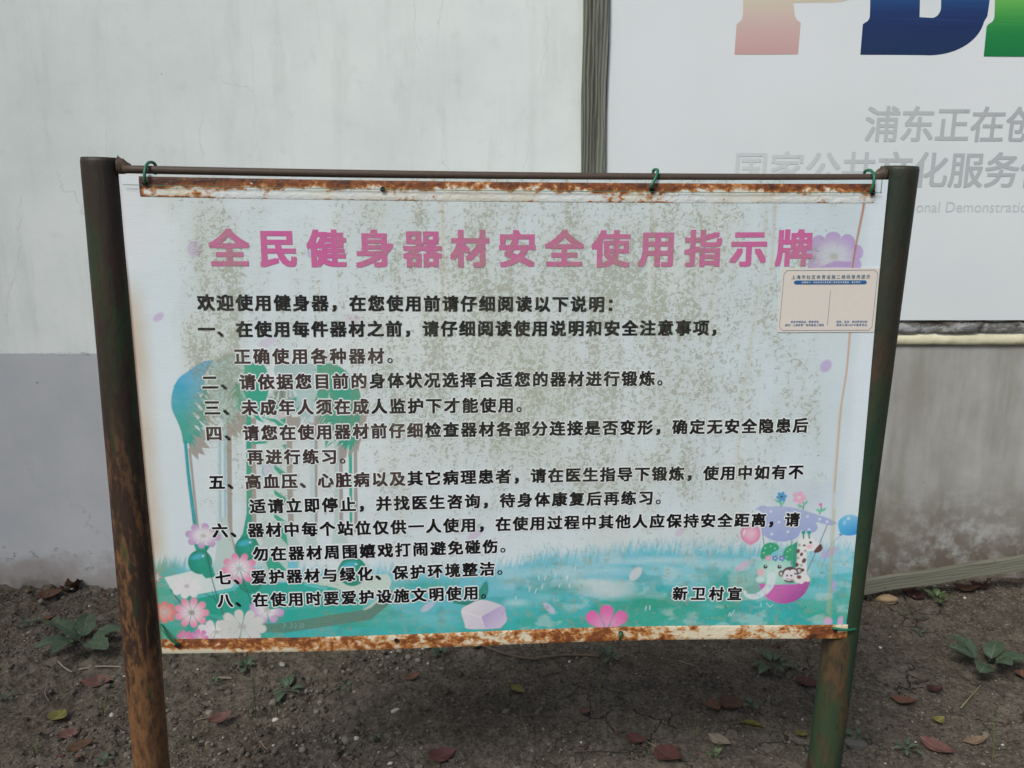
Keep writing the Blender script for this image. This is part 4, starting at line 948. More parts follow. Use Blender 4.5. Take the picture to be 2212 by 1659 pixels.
# rust bleeding in from the left edge, drips
lay(sl, 0.6*sstep(-0.72, -BW/2, UU)*sstep(560, 700, SY)*(0.55+0.6*fbm(SX, SY, 0.02, 3, 97))*sstep(1260, 1180, SY), (196, 160, 112))
lay(sl, 0.75*sstep(-BW/2+0.006, -BW/2, UU), (120, 70, 40)); lay(sl, 0.8*sstep(BW/2-0.05, BW/2-0.02, UU)*sstep(1150, 1050, SY), (220, 228, 234)); lay(sl, 0.75*sstep(-BW/2+0.055, -BW/2+0.03, UU)*sstep(620, 520, SY), (224, 226, 230))
def drip(P, wd, col, a, wd2=None, soft=3): stroke(smooth(P, 6, False), wd, col, a, soft, wd2)
drip([(1868, 430), (1866, 450), (1860, 480), (1850, 530), (1842, 578)], 6, (176, 106, 62), .85, 3.5); drip([(1862, 430), (1840, 433)], 5, (176, 110, 66), .8)
drip([(1836, 716), (1828, 800), (1815, 880), (1808, 960), (1800, 1060)], 4.5, (196, 146, 104), .75, 2.5); drip([(1815, 880), (1803, 1000), (1792, 1200), (1786, 1320)], 7, (196, 178, 140), .4, 5, 6)
drip([(956, 425), (957, 560), (955, 700), (958, 800)], 6, (206, 180, 140), .42, 4, 5); drip([(1675, 440), (1672, 500), (1666, 590)], 7, (190, 172, 130), .42, 5, 6)
drip([(1655, 450), (1650, 560), (1628, 700), (1600, 880), (1588, 1050)], 7, (196, 182, 146), .30, 6, 8); drip([(1542, 440), (1538, 620), (1530, 800), (1520, 960)], 8, (196, 184, 150), .26, 6, 9)
drip([(1410, 440), (1412, 560), (1405, 700)], 10, (198, 184, 150), .25, 8, 8); drip([(1800, 1100), (1790, 1330)], 6, (180, 176, 110), .4, 5, 6)
for _ in range(46):                                          # dark scratches
    x = RP.uniform(420, 1800); y = RP.uniform(470, 1330); stroke([(x, y), (x+RP.uniform(-4, 4), y+RP.uniform(-7, 7))], 1.5, (60, 58, 50), RP.uniform(.4, .9))
B0, B1 = 0.026, BH-0.042
sheetV = bsurf(UU.ravel(), VV.ravel())
sheet = mesh_obj('printed_sheet', sheetV, grid_faces(NV, NU), vinyl('printed_vinyl'), banner, smooth=True, colors=(IMG*KW).reshape(-1, 3))

# ---- lettering
def ink(name, c, amt=0.9): return vinyl(name, L(*c), amt)
PINK = ink('heading_ink', (206, 98, 158), 0.8); BLACK = ink('black_ink', (22, 20, 24), 0.15); HALO = ink('halo_ink', (236, 239, 240), 0.6); FADED = ink('faded_ink', (66, 52, 52), 0.25)
def lay_text(name, I, mat, lift, parent):
    P = np.array(I[0]); return mesh_obj(name, bsurf(P[:, 0], P[:, 1], lift+P[:, 2]), I[1], mat, parent, smooth=False)
I = ([], []); put_line('全民健身器材安全使用指示牌', buv(495, 536), buv(1716, 536), 12, 0.0775, 0.036, I, sx=1.02)
lay_text('heading', I, PINK, 0.0006, banner)
LINES = [
 ('欢迎使用健身器，在您使用前请仔细阅读以下说明：', (446, 653), (1288.5, 655.5), 21, 99),
 ('一、在使用每件器材之前，请仔细阅读使用说明和安全注意事项，', (447.5, 710.5), (1513.5, 707), 27, 99),
 ('正确使用各种器材。', (525, 769), (812.5, 768), 7, 0),
 ('二、请依据您目前的身体状况选择合适您的器材进行锻炼。', (456, 824.5), (1397, 816.5), 24, 0),
 ('三、未成年人须在成人监护下才能使用。', (461, 879), (1093, 874.5), 16, 0),
 ('四、请您在使用器材前仔细检查器材各部分连接是否变形，确定无安全隐患后', (465, 934), (1727, 918), 33, 0),
 ('再进行练习。', (554, 984.5), (712.5, 984), 4, 0),
 ('五、高血压、心脏病以及其它病理患者，请在医生指导下锻炼，使用中如有不', (471, 1039), (1717, 1018), 33, 0),
 ('适请立即停止，并找医生咨询，待身体康复后再练习。', (559, 1090.5), (1395, 1075.5), 22, 0),
 ('六、器材中每个站位仅供一人使用，在使用过程中其他人应保持安全距离，请', (477.5, 1143.5), (1709.5, 1121), 33, 0),
 ('勿在器材周围嬉戏打闹避免碰伤。', (565, 1193.5), (1059, 1181), 13, 0),
 ('七、爱护器材与绿化、保护环境整洁。', (484, 1246), (1052.5, 1229.5), 15, 0),
 ('八、在使用时要爱护设施文明使用。', (487.5, 1295), (1017.5, 1281), 14, 0),
 ('新卫村宣', (1470, 1284.5), (1587, 1283.5), 3, 0)]
FADE = {2: range(0, 9), 3: range(2, 9), 4: range(2, 9), 5: list(range(0, 1))+list(range(2, 12)), 6: range(0, 6), 7: range(2, 11)}
for li, (s, a, b, n, h0) in enumerate(LINES):
    pa, pb = buv(*a), buv(*b)
    I = ([], [])
    if h0 == 0:
        H = ([], []); put_line(s, pa, pb, n, 0.0336, 0.118, H, skip='，。、：')
        o = put_line('', pa, pb, n, 0.0336, 0.118, H)
    fd = FADE.get(li, [])
    blk = ''.join(' ' if i in fd else ch for i, ch in enumerate(s)); fad = ''.join(ch if i in fd else ' ' for i, ch in enumerate(s))
    put_line(blk, pa, pb, n, 0.0338, 0.040, I, skip='')
    J = ([], []); put_line(fad, pa, pb, n, 0.0338, 0.040, J)
    par = None
    if I[0]: par = lay_text('text_line', I, BLACK, 0.0006, banner)
    if J[0]:
        o = lay_text('faded_text' if par else 'text_line', J, FADED, 0.0006, par or banner); par = par or o
    if h0 == 0: lay_text('text_outline', H, HALO, 0.00025, par)

# ---- hems: flat iron bar sewn into the top and bottom fold
def hem(name, q0, q1, hgt, top):
    (u0, v0), (u1, v1) = buv(*q0), buv(*q1); nu, nv_ = 420, 18
    t = np.linspace(0, 1, nu); s = np.linspace(0, 1, nv_); S, T = np.meshgrid(s, t, indexing='ij')
    u = u0+(u1-u0)*T; v = v0+(v1-v0)*T+S*hgt
    prof = np.clip(np.minimum(S, 1-S)/0.16, 0, 1)**0.6
    P = bsurf(u, v, 0.0006); P[..., 1] -= (0.0012+0.0012*(fbm(u, v, 30, 3, 110)-0.5))*prof
    dens = 0.5+0.45*(fbm(u, 0*u, 5, 3, 113)-0.5)
    if top:
        dens = dens+0.62*sstep(0.45, 0.92, S)-0.50*sstep(0.62, 0.30, S)+0.45*sstep(0.10, 0.0, S)
        dens = dens+0.25*sstep(0.25, 0.0, T)+0.35*sstep(0.97, 1.0, T)+0.55*sstep(0.012, 0.0, T)
        for c_ in (0.42, 0.78): dens -= 0.20*np.exp(-((T-c_)/0.06)**2)
    else:
        dens = dens+0.10+0.30*sstep(0.55, 0.95, S)*sstep(0.45, 0.05, T)-0.5*sstep(0.45, 0.1, S)*sstep(0.30, 0.08, T)
        dens = dens-0.35*np.exp(-((T-0.83)/0.06)**2)+0.5*np.exp(-((T-0.95)/0.02)**2)-0.8*sstep(0.978, 0.985, T)*sstep(0.4, 0.6, S)
    dc = np.repeat(np.clip(dens, 0, 1.4).ravel()[:, None], 3, 1)
    F = grid_faces(*u.shape)
    o = mesh_obj(name, P.reshape(-1, 3), F, rust_hem(top), banner, smooth=True, colors=dc)
    return o
h = hem('top_hem', (304, 424), (1888, 438), 0.0385, True)
h = hem('bottom_hem', (352, 1411), (1826, 1376), 0.0345, False)
STITCH = plain('green_thread', L(70, 130, 110), 0.8)
g = Geo(); a = buv(268, 399); b = buv(1903, 416)
g.tube([tuple(bsurf(a[0]+(b[0]-a[0])*i/160, a[1]+(b[1]-a[1])*i/160, 0.0058+0.0004*math.sin(i))) for i in range(161)], 0.0006, 6)
a2 = buv(1906, 388); g.tube([tuple(bsurf(b[0]+(a2[0]-b[0])*i/6, b[1]+(a2[1]-b[1])*i/6, 0.0012)) for i in range(7)], 0.0006, 6)
g.build('stitching', STITCH, banner, smooth=True)
DARKM = plain('dark_hole', L(22, 18, 16), 0.9)
g = Geo()
def ring(g, px, py, r0, r1, lift):
    u, v = buv(px, py); N = 20; V = []; F = []
    for k in range(N):
        t = 2*math.pi*k/N
        for r, dl in ((r0, 0.0), (r1, 0.001)): V.append(bsurf(u+r*math.cos(t), v+r*math.sin(t), lift+dl*(r == r0)))
    for k in range(N): F.append((2*k, 2*k+1, 2*((k+1) % N)+1, 2*((k+1) % N)))
    V.append(bsurf(u, v, lift-0.0008)); c = len(V)-1
    for k in range(N): F.append((2*k, 2*((k+1) % N), c))
    g.add([tuple(p) for p in V], F)
EYES = ((316, 396), (827, 405), (1407, 408), (1884, 416), (385, 1391), (857, 1378), (1341, 1368), (1800, 1357))
for (px, py) in EYES: ring(g, px, py, 0.0035, 0.0052, 0.0062)
g.build('eyelets', DARKM, banner)

# ---- pasted notice card
card_c = [buv(1689.4, 578.4), buv(1900.6, 579), buv(1887.5, 717), buv(1678, 716.7)]
CREAM = plain('card_paper', L(222, 212, 202), 0.45, 0.03, 60, 0.05)
def cuv(a, b):                                              # unit coordinates of the card
    (x0, y0), (x1, y1), (x2, y2), (x3, y3) = card_c
    return ((x0*(1-a)+x1*a)*(1-b)+(x3*(1-a)+x2*a)*b, (y0*(1-a)+y1*a)*(1-b)+(y3*(1-a)+y2*a)*b)
ga, gb = np.meshgrid(np.linspace(0, 1, 30), np.linspace(1, 0, 20))
uv = np.array([cuv(a, b) for a, b in zip(ga.ravel(), gb.ravel())])
P = bsurf(uv[:, 0], uv[:, 1], 0.0014)
n0 = len(P); P2 = bsurf(uv[:, 0], uv[:, 1], 0.0003)
F = [tuple(f) for f in grid_faces(20, 30)]
rim = list(range(30))+[30*i+29 for i in range(1, 20)]+list(range(20*30-2, 19*30-1, -1))+[30*i for i in range(18, 0, -1)]
F += [(rim[i], rim[(i+1) % len(rim)], rim[(i+1) % len(rim)]+n0, rim[i]+n0) for i in range(len(rim))]
card = mesh_obj('pasted_card', np.concatenate([P, P2]), F, CREAM, banner)
card['label'] = 'cream card with blue writing pasted at the upper right of the notice'
TEAL = plain('teal_ink', L(52, 104, 132), 0.5, 0.03); BLUE = plain('blue_ink', L(38, 98, 152), 0.5, 0.03); WHITE = plain('white_ink', L(226, 228, 228), 0.5, 0.02)
def Z(x, y): return cuv((x-315+ (y-165)*0.0795)/1573.0, (y-165)/1032.0)
def card_text(s, a, b, n, size, off, mat, lift, sx=1.0, name='lettering'):
    I = ([], []); put_line(s, Z(*a), Z(*b), n, size, off, I, sx)
    P = np.array(I[0]); mesh_obj(name, bsurf(P[:, 0], P[:, 1], lift+P[:, 2]), I[1], mat, card)
MPZ = 0.195/1573
card_text('上海市社区体育设施二维码使用提示', (495, 305), (1700, 302), 15, 72*MPZ, 0.006, TEAL, 0.0022)
g = Geo(); Pp = [(560+50*math.cos(t)-10, 390+31*math.sin(t)) for t in np.linspace(math.pi/2, 3*math.pi/2, 12)]+[(1645+32*math.cos(t), 390+31*math.sin(t)) for t in np.linspace(-math.pi/2, math.pi/2, 12)]
g.add([tuple(bsurf(*Z(*p), 0.0020)) for p in Pp], [tuple(range(len(Pp)))[::-1]]); g.build('caption_band', BLUE, card)
card_text('温馨提示：扫码前请认真查看二维码是否被覆盖，谨防假冒！', (640, 390), (1590, 390), 26, 33*MPZ, 0.010, WHITE, 0.0026)
card_text('更多申城运动、赛事咨询', (468, 1026), (880, 1024), 10, 40*MPZ, 0.012, BLUE, 0.0022)
card_text('请扫“上海体育”政务微信二维码', (372, 1078), (965, 1078), 14, 42*MPZ, 0.012, BLUE, 0.0022)
card_text('报修、投诉、建议等请扫码', (1208, 1026), (1670, 1026), 11, 40*MPZ, 0.012, BLUE, 0.0022)
card_text('横新公路', (1208, 1078), (1350, 1078), 3, 42*MPZ, 0.012, BLUE, 0.0022); card_text('508', (1402, 1078), (1454, 1078), 2, 42*MPZ, 0.012, BLUE, 0.0022)
card_text('号健身苑点', (1484, 1078), (1668, 1078), 4, 42*MPZ, 0.012, BLUE, 0.0022)
g = Geo(); wl_ = 0.0004
Pb_ = [(345, 248), (395, 200), (1805, 196), (1855, 248), (1770, 1115), (1712, 1165), (318, 1165), (268, 1112)]
def mid(p, q, k): return (p[0]+(q[0]-p[0])*k, p[1]+(q[1]-p[1])*k)
pts = [tuple(bsurf(*Z(*mid(p, q, k)), 0.0016)) for p, q in zip(Pb_, Pb_[1:]+Pb_[:1]) for k in np.linspace(0, 1, 8)[:-1]]
g.tube(pts+[pts[0]], wl_, 5); g.tube([tuple(bsurf(*Z(*mid((1093, 518), (1043, 1085), k)), 0.0016)) for k in np.linspace(0, 1, 8)], wl_, 5)
g.build('border_line', TEAL, card)

# ================================================================== WIRE TIES
WIRE = plain('green_plastic_wire', L(24, 104, 74), 0.42, 0.10, 80, 0.15, 0.5)
def tie(pts, label, k=8):
    P = [BM @ Vector(p) for p in pts]
    o0 = P[0].copy(); g = Geo(); g.tube([p-o0 for p in spline(P, k)], 0.0030, 10)
    o = g.build('wire_tie', WIRE, None, smooth=True); o.location = o0
    tag(o, label, 'wire tie', 'green wires tying the notice to its frame')
def T(px, py, off): return tuple(blocal(px, py, off))
tie([T(314, 396, 0.006), T(313, 392, -0.009), T(312, 378, -0.012), T(315, 360, -0.004), T(322, 351, 0.010), T(332, 352, 0.022), T(337, 362, 0.026), T(334, 385, 0.020), T(322, 400, 0.008)], 'green wire loop over the top bar at the banner\'s upper left corner')
tie([T(1406, 408, 0.006), T(1405, 405, -0.009), T(1410, 396, -0.012), T(1418, 380, -0.006), T(1421, 369, 0.006), T(1416, 366, 0.018), T(1411, 370, 0.024), T(1411, 385, 0.022), T(1409, 402, 0.008)], 'green wire loop over the middle stretch of the top bar')
tie([T(1882, 416, 0.006), T(1882, 412, -0.009), T(1887, 396, -0.012), T(1888, 380, -0.008), T(1882, 369, 0.006), T(1873, 368, 0.018), T(1867, 374, 0.026), T(1872, 395, 0.022), T(1880, 412, 0.008)], 'green wire loop over the top bar beside the right post')
tie([T(386, 1392, 0.002), T(384, 1391, -0.012), T(372, 1384, -0.017), T(357, 1366, -0.014), T(349, 1352, -0.004), T(350, 1345, 0.008), T(357, 1340, 0.018), T(366, 1340, 0.022)], 'green wire stretched from the banner\'s lower left corner to the rusty post')
tie([T(1341, 1366, 0.004), T(1341, 1369, -0.008), T(1340, 1374, -0.010), T(1339, 1380, -0.002), T(1339, 1382, 0.012), T(1340, 1372, 0.016)], 'short green wire loop through the lower hem\'s middle eyelet')
tie([T(1800, 1357, 0.004), T(1800, 1357, -0.008), T(1812, 1359, -0.012), T(1832, 1361, -0.014), T(1848, 1358, 0.000), T(1856, 1353, 0.024), T(1850, 1350, 0.055), T(1820, 1350, 0.08)], 'green wire wrapped round the green post from the lower right corner')

# ================================================================== THINGS ON THE GROUND
PLK = wood_mat('grey_plank', L(92, 91, 80), L(122, 120, 106), 0)
a = on_wall(1840, 1271, 0.13); b = on_wall(2330, 1196, 0.13)
d = (b-a); ln = d.length; ux = d.normalized(); uy = Vector((0, 1, 0)); uy = (uy-ux*ux.dot(uy)).normalized(); uz = ux.cross(uy)
g = Geo(); V = []; F = []; NS = 40
for i in range(NS+1):
    s = -0.22+(ln+0.5)*i/NS; wob = 0.0015*math.sin(i*0.7)
    for (yy, zz_) in ((-0.012, -0.026), (0.012, -0.026), (0.012, 0.024), (0.010, 0.026), (-0.010, 0.026), (-0.012, 0.024)): V.append((s, yy+wob, zz_+wob))
for i in range(NS):
    for k in range(6): F.append((i*6+k, (i+1)*6+k, (i+1)*6+(k+1) % 6, i*6+(k+1) % 6))
F += [tuple(range(6)), tuple(NS*6+k for k in range(5, -1, -1))]
o = mesh_obj('plank', V, F, PLK)
tilt = Matrix.Rotation(math.radians(-4), 4, 'X')
o.matrix_world = Matrix(((ux.x, uy.x, uz.x, a.x), (ux.y, uy.y, uz.y, a.y), (ux.z, uy.z, uz.z, a.z), (0, 0, 0, 1))) @ tilt
tag(o, 'grey wooden plank lying tilted along the foot of the wall at right', 'plank')

def rock(name, px, py, sx, sy, col, label, cat, seed, hgt=0.6):
    p = on_ground(px, py); bm = bmesh.new(); bmesh.ops.create_icosphere(bm, subdivisions=4, radius=1.0)
    for v in bm.verts:
        n = v.co.normalized(); k = 1+0.35*(float(fbm(n.x*1.3+seed, n.y*1.3+n.z*1.7+seed, 1.0, 3, seed))-0.5)
        v.co = Vector((n.x*sx*k, n.y*sy*k, n.z*min(sx, sy)*hgt*k))
    me = bpy.data.meshes.new(name); bm.to_mesh(me); bm.free()
    me.polygons.foreach_set('use_smooth', np.ones(len(me.polygons), bool))
    me.materials.append(plain(name+'_surface', col, 0.85, 0.18, 60, 0.4, 0.2))
    o = bpy.data.objects.new(name, me); COL.objects.link(o); o.location = p+Vector((0, 0, min(sx, sy)*hgt*0.55)); o.rotation_euler = (0.1, 0.1, seed*0.7)
    tag(o, label, cat)
rock('stone', 1916, 1300, 0.040, 0.024, L(150, 128, 100), 'smooth tan stone on soil in front of the plank', 'stone', 4, 0.75)
rock('brick_fragment', 1884, 1229, 0.038, 0.028, L(110, 88, 78), 'dull reddish brick fragment wedged behind the plank at wall foot', 'brick', 2)
rock('stone', 1806, 1511, 0.022, 0.018, L(104, 102, 94), 'flat grey stone half sunk right of the green post', 'stone', 7, 0.4)
rock('stone', 1850, 1610, 0.034, 0.022, L(88, 86, 82), 'dark grey stone at the lower right beside small green leaves', 'stone', 9, 0.5)
rock('stone', 285, 1446, 0.010, 0.009, L(148, 128, 112), 'small pinkish pebble at the tip of the pale twig at left', 'pebble', 11, 0.8)
rock('stone', 1797, 1657, 0.020, 0.02, L(120, 118, 112), 'pale grey stone at the bottom edge right of the green post', 'stone', 13, 0.5)
for i, (px, py, r, lb) in enumerate(((466, 1402, .008, 'white chip of stone beside the rusty post near the wall'), (371, 1357, .008, 'white chip in the soil above the tan leaf'), (428, 1447, .009, 'white pebble under the pale twig by the rusty post'), (594, 1493+64, .011, 'crumpled white flake on the bare soil left of centre'), (1230, 1430, .006, 'tiny white chip on dark soil below the notice'), (1902, 1400, .007, 'little white chip on soil right of the green post'),
        (610, 1437, .012, 'pale grey splinter of stone just right of the rusty post'), (915, 1402, .009, 'white grit chip just under the notice hem'), (845, 1410, .007, 'tiny pale chip under the middle of the hem'))):
    rock('pebble', px, py, r, r*.7, L(186, 182, 172) if i != 6 else L(140, 136, 126), lb, 'pebble', 20+i, 0.7)

def leaf_mesh(ln, wd, fold, curl_, pointed=1.0, stalk=0.0, wave=0.0, seed=0, nu=18, nv_=9, lobed=0.0):
    V = []; F = []
    for i in range(nu):
        t = i/(nu-1); prof = (math.sin(math.pi*t**(0.85))**(0.75*pointed+0.2)) if 0 < t < 1 else 0.0
        prof = max(prof, 0.02)*(1+0.10*math.sin(t*23+seed)*wave+lobed*0.18*math.sin(t*30))
        for j in range(nv_):
            q = 2*j/(nv_-1)-1
            x = ln*(t-0.5); y = q*wd/2*prof
            z = fold*abs(q)*prof*wd/2 + curl_*ln*((t-0.45)**2)*2.2 + wave*0.06*ln*math.sin(5*t+3*q+seed)*0.5
            V.append((x, y, z))
    for i in range(nu-1):
        for j in range(nv_-1): a = i*nv_+j; F.append((a, a+nv_, a+nv_+1, a+1))
    return V, F
LM = {}
def lmat(kind):
    if kind not in LM:
        c = dict(red=((104, 60, 54), (136, 92, 78)), pink=((130, 88, 80), (176, 120, 100)), tan=((150, 122, 98), (180, 156, 126)), brown=((104, 70, 50), (134, 96, 70)), orange=((124, 86, 66), (178, 116, 76)),
                 yellow=((142, 134, 66), (168, 160, 110)), grey=((158, 144, 124), (186, 174, 152)), dark=((78, 38, 34), (104, 58, 50)), olive=((124, 116, 44), (150, 142, 70)))[kind]
        LM[kind] = leaf_mat(kind+'_leaf', L(*c[0], 0.56), L(*c[1], 0.58))
    return LM[kind]
GREEN = leaf_mat('weed_leaf', L(64, 80, 60), L(92, 106, 82), False); GREEN2 = leaf_mat('weed_leaf_bright', L(72, 90, 54), L(96, 110, 72), False); STALK = plain('pale_stalk', L(132, 122, 92), 0.7)
def stick_mesh(g, pts, r0, r1, n=7):
    P = spline(pts, 6); m_ = len(P); g.tube(P, [r0+(r1-r0)*i/(m_-1) for i in range(m_)], n)
def fallen(px, py, lpx, wpx, rot, kind, label, curl_=0.25, fold=0.25, pointed=1.0, stalk=0, wave=0.6, lift=0.004):
    """rot in degrees as seen on the ground from above, 0 = pointing right"""
    p = on_ground(px, py); dpt = (p-CO).length; k = dpt/FPX
    r = math.radians(rot); fs = math.sin(math.asin(min(1, (EYE)/dpt)))
    ln = lpx*k*0.94; wd = wpx*k/0.8
    V, F = leaf_mesh(ln, wd, fold, curl_, pointed, wave=wave, seed=px % 7)
    o = mesh_obj('fallen_leaf', V, F, lmat(kind), smooth=True); o.location = p+Vector((0, 0, lift+0.003)); o.rotation_euler = (RP.uniform(-.15, .15), RP.uniform(-.15, .15), r)
    tag(o, label, 'fallen leaf', 'dry leaves fallen on the bare soil')
    if stalk:
        g = Geo(); stick_mesh(g, [(-ln/2+0.002, 0, curl_*ln*.45), (-ln/2-stalk*.5, 0.002, curl_*ln*.3), (-ln/2-stalk, 0.006, 0.004)], 0.0011, 0.0007, 6); g.build('stalk', STALK, o, True)
fallen(178, 1350, 50, 25, 14, 'tan', 'tan oval leaf with a short stalk near the rusty post', 0.2, 0.2, 0.7, 0.02)
fallen(150, 1278, 42, 22, 170, 'dark', 'dark red leaf against the foot of the wall at left', 0.3)
fallen(163, 1277, 44, 22, -40, 'brown', 'curled brown leaf leaning on the wall foot beside a dark red leaf', 0.9, 0.7, lift=0.012)
fallen(108, 1291, 44, 26, 5, 'brown', 'rounded brown leaf by the wall foot, left of the curled leaf', 0.3, 0.3, 0.6)
fallen(207, 1480, 58, 27, 190, 'pink', 'pinkish red leaf with pointed tip left of the rusty post', 0.25, 0.3, 1.0, 0.03)
fallen(125, 1554, 38, 27, 80, 'yellow', 'bright yellow leaf on dark soil at lower left', 0.25, 0.35, 0.9, 0.006)
fallen(152, 1594, 46, 24, 28, 'pink', 'pale pinkish leaf at lower left below the yellow leaf', 0.35, 0.4)
fallen(475, 1559, 50, 22, 38, 'pink', 'pointed reddish tan leaf right of the rusty post', 0.4, 0.45, 1.1)
fallen(891, 1467, 33, 16, 18, 'orange', 'small orange leaf below the notice left of centre', 0.3, 0.3)
fallen(953, 1639, 58, 30, 22, 'red', 'big brownish red leaf at the bottom centre', 0.3, 0.25, 0.7, 0.0)
fallen(215, 1374, 52, 20, 12, 'orange', 'orange brown leaf half hidden under the dark weed at left', 0.3)
fallen(110, 1338, 28, 14, 10, 'orange', 'tiny orange leaf in the soil at far left', 0.3)
fallen(1118, 1493, 44, 21, -48, 'yellow', 'yellow green leaf with pale stalk below the middle of the notice', 0.2, 0.2, 1.1, 0.02)
fallen(1742, 1480, 36, 34, 250, 'red', 'round red leaf with a long stalk beside the green post', 0.2, 0.2, 0.6, 0.03)
fallen(1541, 1531, 36, 24, -70, 'orange', 'small orange red leaf close to a larger brown leaf', 0.3, 0.3, 0.8)
fallen(1579, 1528, 54, 32, -40, 'brown', 'brown pointed leaf beside a small orange red one', 0.3, 0.35, 1.0)
fallen(1376, 1605, 52, 24, -22, 'red', 'slim dark red leaf near the bottom, right of centre', 0.35, 0.4, 1.1)
fallen(1443, 1638, 66, 40, -52, 'red', 'large red leaf with a long pale stalk at the bottom', 0.25, 0.3, 0.9, 0.05)
fallen(1554, 1605, 52, 22, -42, 'grey', 'pale grey dry leaf lying near the bottom right', 0.2, 0.25, 1.0)
fallen(1626, 1573, 50, 13, -10, 'olive', 'folded olive yellow leaf near the green post', 0.15, 0.9, 1.0)
fallen(1732, 1593, 30, 16, 8, 'olive', 'olive yellow leaf half behind the green post', 0.2, 0.5)
fallen(1953, 1521, 46, 26, -38, 'orange', 'brown orange leaf on soil right of the green post', 0.3, 0.3, 0.7)
fallen(2017, 1494, 34, 18, 10, 'dark', 'small dark red leaf right of the brown orange leaf', 0.4)
fallen(2023, 1620, 62, 26, -48, 'pink', 'long reddish brown leaf at the lower right', 0.25, 0.3, 0.7)
fallen(2107, 1607, 50, 15, 5, 'tan', 'narrow tan leaf near the bottom right corner', 0.3, 0.4, 0.8)
fallen(2208, 1463, 26, 22, 70, 'orange', 'orange leaf cut by the right edge of the picture', 0.3)
fallen(1976, 1292, 30, 26, 80, 'dark', 'dark reddish leaf right of the tan stone', 0.4, 0.3, 0.6)
fallen(2086, 1277, 48, 26, -25, 'brown', 'dull brown leaf lying below the raised end of the plank', 0.4)
fallen(2118, 1272, 40, 20, -30, 'dark', 'dusky red leaf below the plank at far right', 0.5)
fallen(1963, 1280, 34, 14, -10, 'brown', 'brown leaf scrap against the lower edge of the plank', 0.4)
fallen(2028, 1561, 24, 16, 20, 'yellow', 'tiny yellow leaf scrap on soil at right', 0.4)
fallen(1263, 1541, 26, 20, 20, 'pink', 'faded pinkish leaf scrap pressed in the soil near centre', 0.1)
fallen(1028, 1400, 22, 14, -30, 'yellow', 'tiny yellow leaf by the root just under the hem', 0.5)
fallen(175, 1618, 50, 26, 20, 'brown', 'dull brown leaf at lower left under the pale pink leaf', 0.2)

def weed(px, py, spx, n, label, mat=GREEN, rot0=0.0, broad=0.55, up=0.35, seed=1, stem=0.012):
    R_ = random.Random(seed); p = on_ground(px, py); k = (p-CO).length/FPX
    root = empty('weed', p); tag(root, label, 'weed', 'small green weeds growing in the soil')
    g = Geo(); R2 = spx*k/2
    for i in range(n):
        a = rot0+2*math.pi*i/n+R_.uniform(-.3, .3); ln = R2*R_.uniform(0.6, 0.95); el = up*R_.uniform(0.5, 1.4)
        V, F = leaf_mesh(ln, ln*broad*R_.uniform(.85, 1.15), 0.22, -0.25*R_.uniform(0.5, 1.3), 0.55, wave=0.6, seed=R_.random()*6, lobed=0.3)
        st = R2*R_.uniform(0.15, 0.35)
        o = mesh_obj('leaf', V, F, mat, root, smooth=True)
        M_ = Matrix.Translation((0, 0, stem)) @ Matrix.Rotation(a, 4, 'Z') @ Matrix.Rotation(-el, 4, 'Y') @ Matrix.Translation((st+ln/2, 0, 0.06*ln)) @ Matrix.Rotation(R_.uniform(-.3, .3), 4, 'X')
        o.matrix_local = M_
        e = (Matrix.Translation((0, 0, stem)) @ Matrix.Rotation(a, 4, 'Z') @ Matrix.Rotation(-el, 4, 'Y')) @ Vector((st+0.004, 0, 0))
        g.tube([Vector((0, 0, -0.01)), Vector((0, 0, stem*.6)), e], [0.0014, 0.0012, 0.0008], 6)
    g.build('stem', GREEN2 if mat is GREEN2 else GREEN, root, True)
W = [(180, 1402, 150, 6, 'dark broad leaved weed left of the rusty post', GREEN, .5, .55, .22), (532, 1448, 46, 6, 'small weed with paired leaves just under the notice hem at left', GREEN, .3, .6, .5), (623, 1497, 74, 6, 'flat rosette weed with broad leaves on open soil left of centre', GREEN, .4, .5, .2),
     (465, 1483, 28, 4, 'tiny seedling beside the short pale stick', GREEN, 0, .6, .4), (743, 1492, 42, 4, 'dim little weed half covered with soil left of centre', GREEN, .7, .6, .15), (950, 1419, 50, 5, 'weed with thick oval leaves just under the hem', GREEN, .2, .65, .5), (920, 1404, 20, 5, 'very small seedling next to the thick leaved weed', GREEN, .1, .7, .3),
     (120, 1358, 42, 5, 'pale green seedling near the left edge', GREEN, .4, .6, .4), (66, 1352, 34, 5, 'little weed at the far left edge', GREEN, .2, .6, .3), (227, 1650, 30, 4, 'small weed cut by the bottom edge at left', GREEN, .4, .7, .4), (815, 1602, 24, 3, 'two leaved seedling at the lower centre', GREEN, 1.2, .8, .6),
     (1313, 1426, 54, 6, 'leafy weed at the right end of the bent root', GREEN, .1, .62, .5), (1671, 1441, 90, 7, 'dark rosette weed left of the green post', GREEN, .3, .5, .18), (2131, 1452, 128, 7, 'large leafy weed on tall stalks at far right', GREEN, .2, .62, .45),
     (2026, 1301, 48, 5, 'small green weed below the plank', GREEN2, .5, .65, .5), (1622, 1530, 36, 4, 'seedling standing above the folded olive leaf', GREEN, .2, .7, .5), (1546, 1640, 36, 4, 'yellowish green weed at the bottom edge', GREEN2, .1, .6, .8), (1956, 1623, 56, 6, 'spidery weed near the bottom right', GREEN, .2, .4, .2),
     (1851, 1640-42, 44, 4, 'weed creeping round the grey stone by the green post', GREEN, .9, .7, .3), (1986, 1372, 34, 3, 'faint half buried weed right of the green post', GREEN, .4, .5, .1), (12, 1515, 40, 4, 'weed cut by the left edge of the picture', GREEN, .8, .6, .3)]
for i, (px, py, s_, n, lb, mt, r0, br, up) in enumerate(W): weed(px, py, s_, n, lb, mt, r0, br, up, 30+i, 0.030 if s_ > 120 else 0.012)

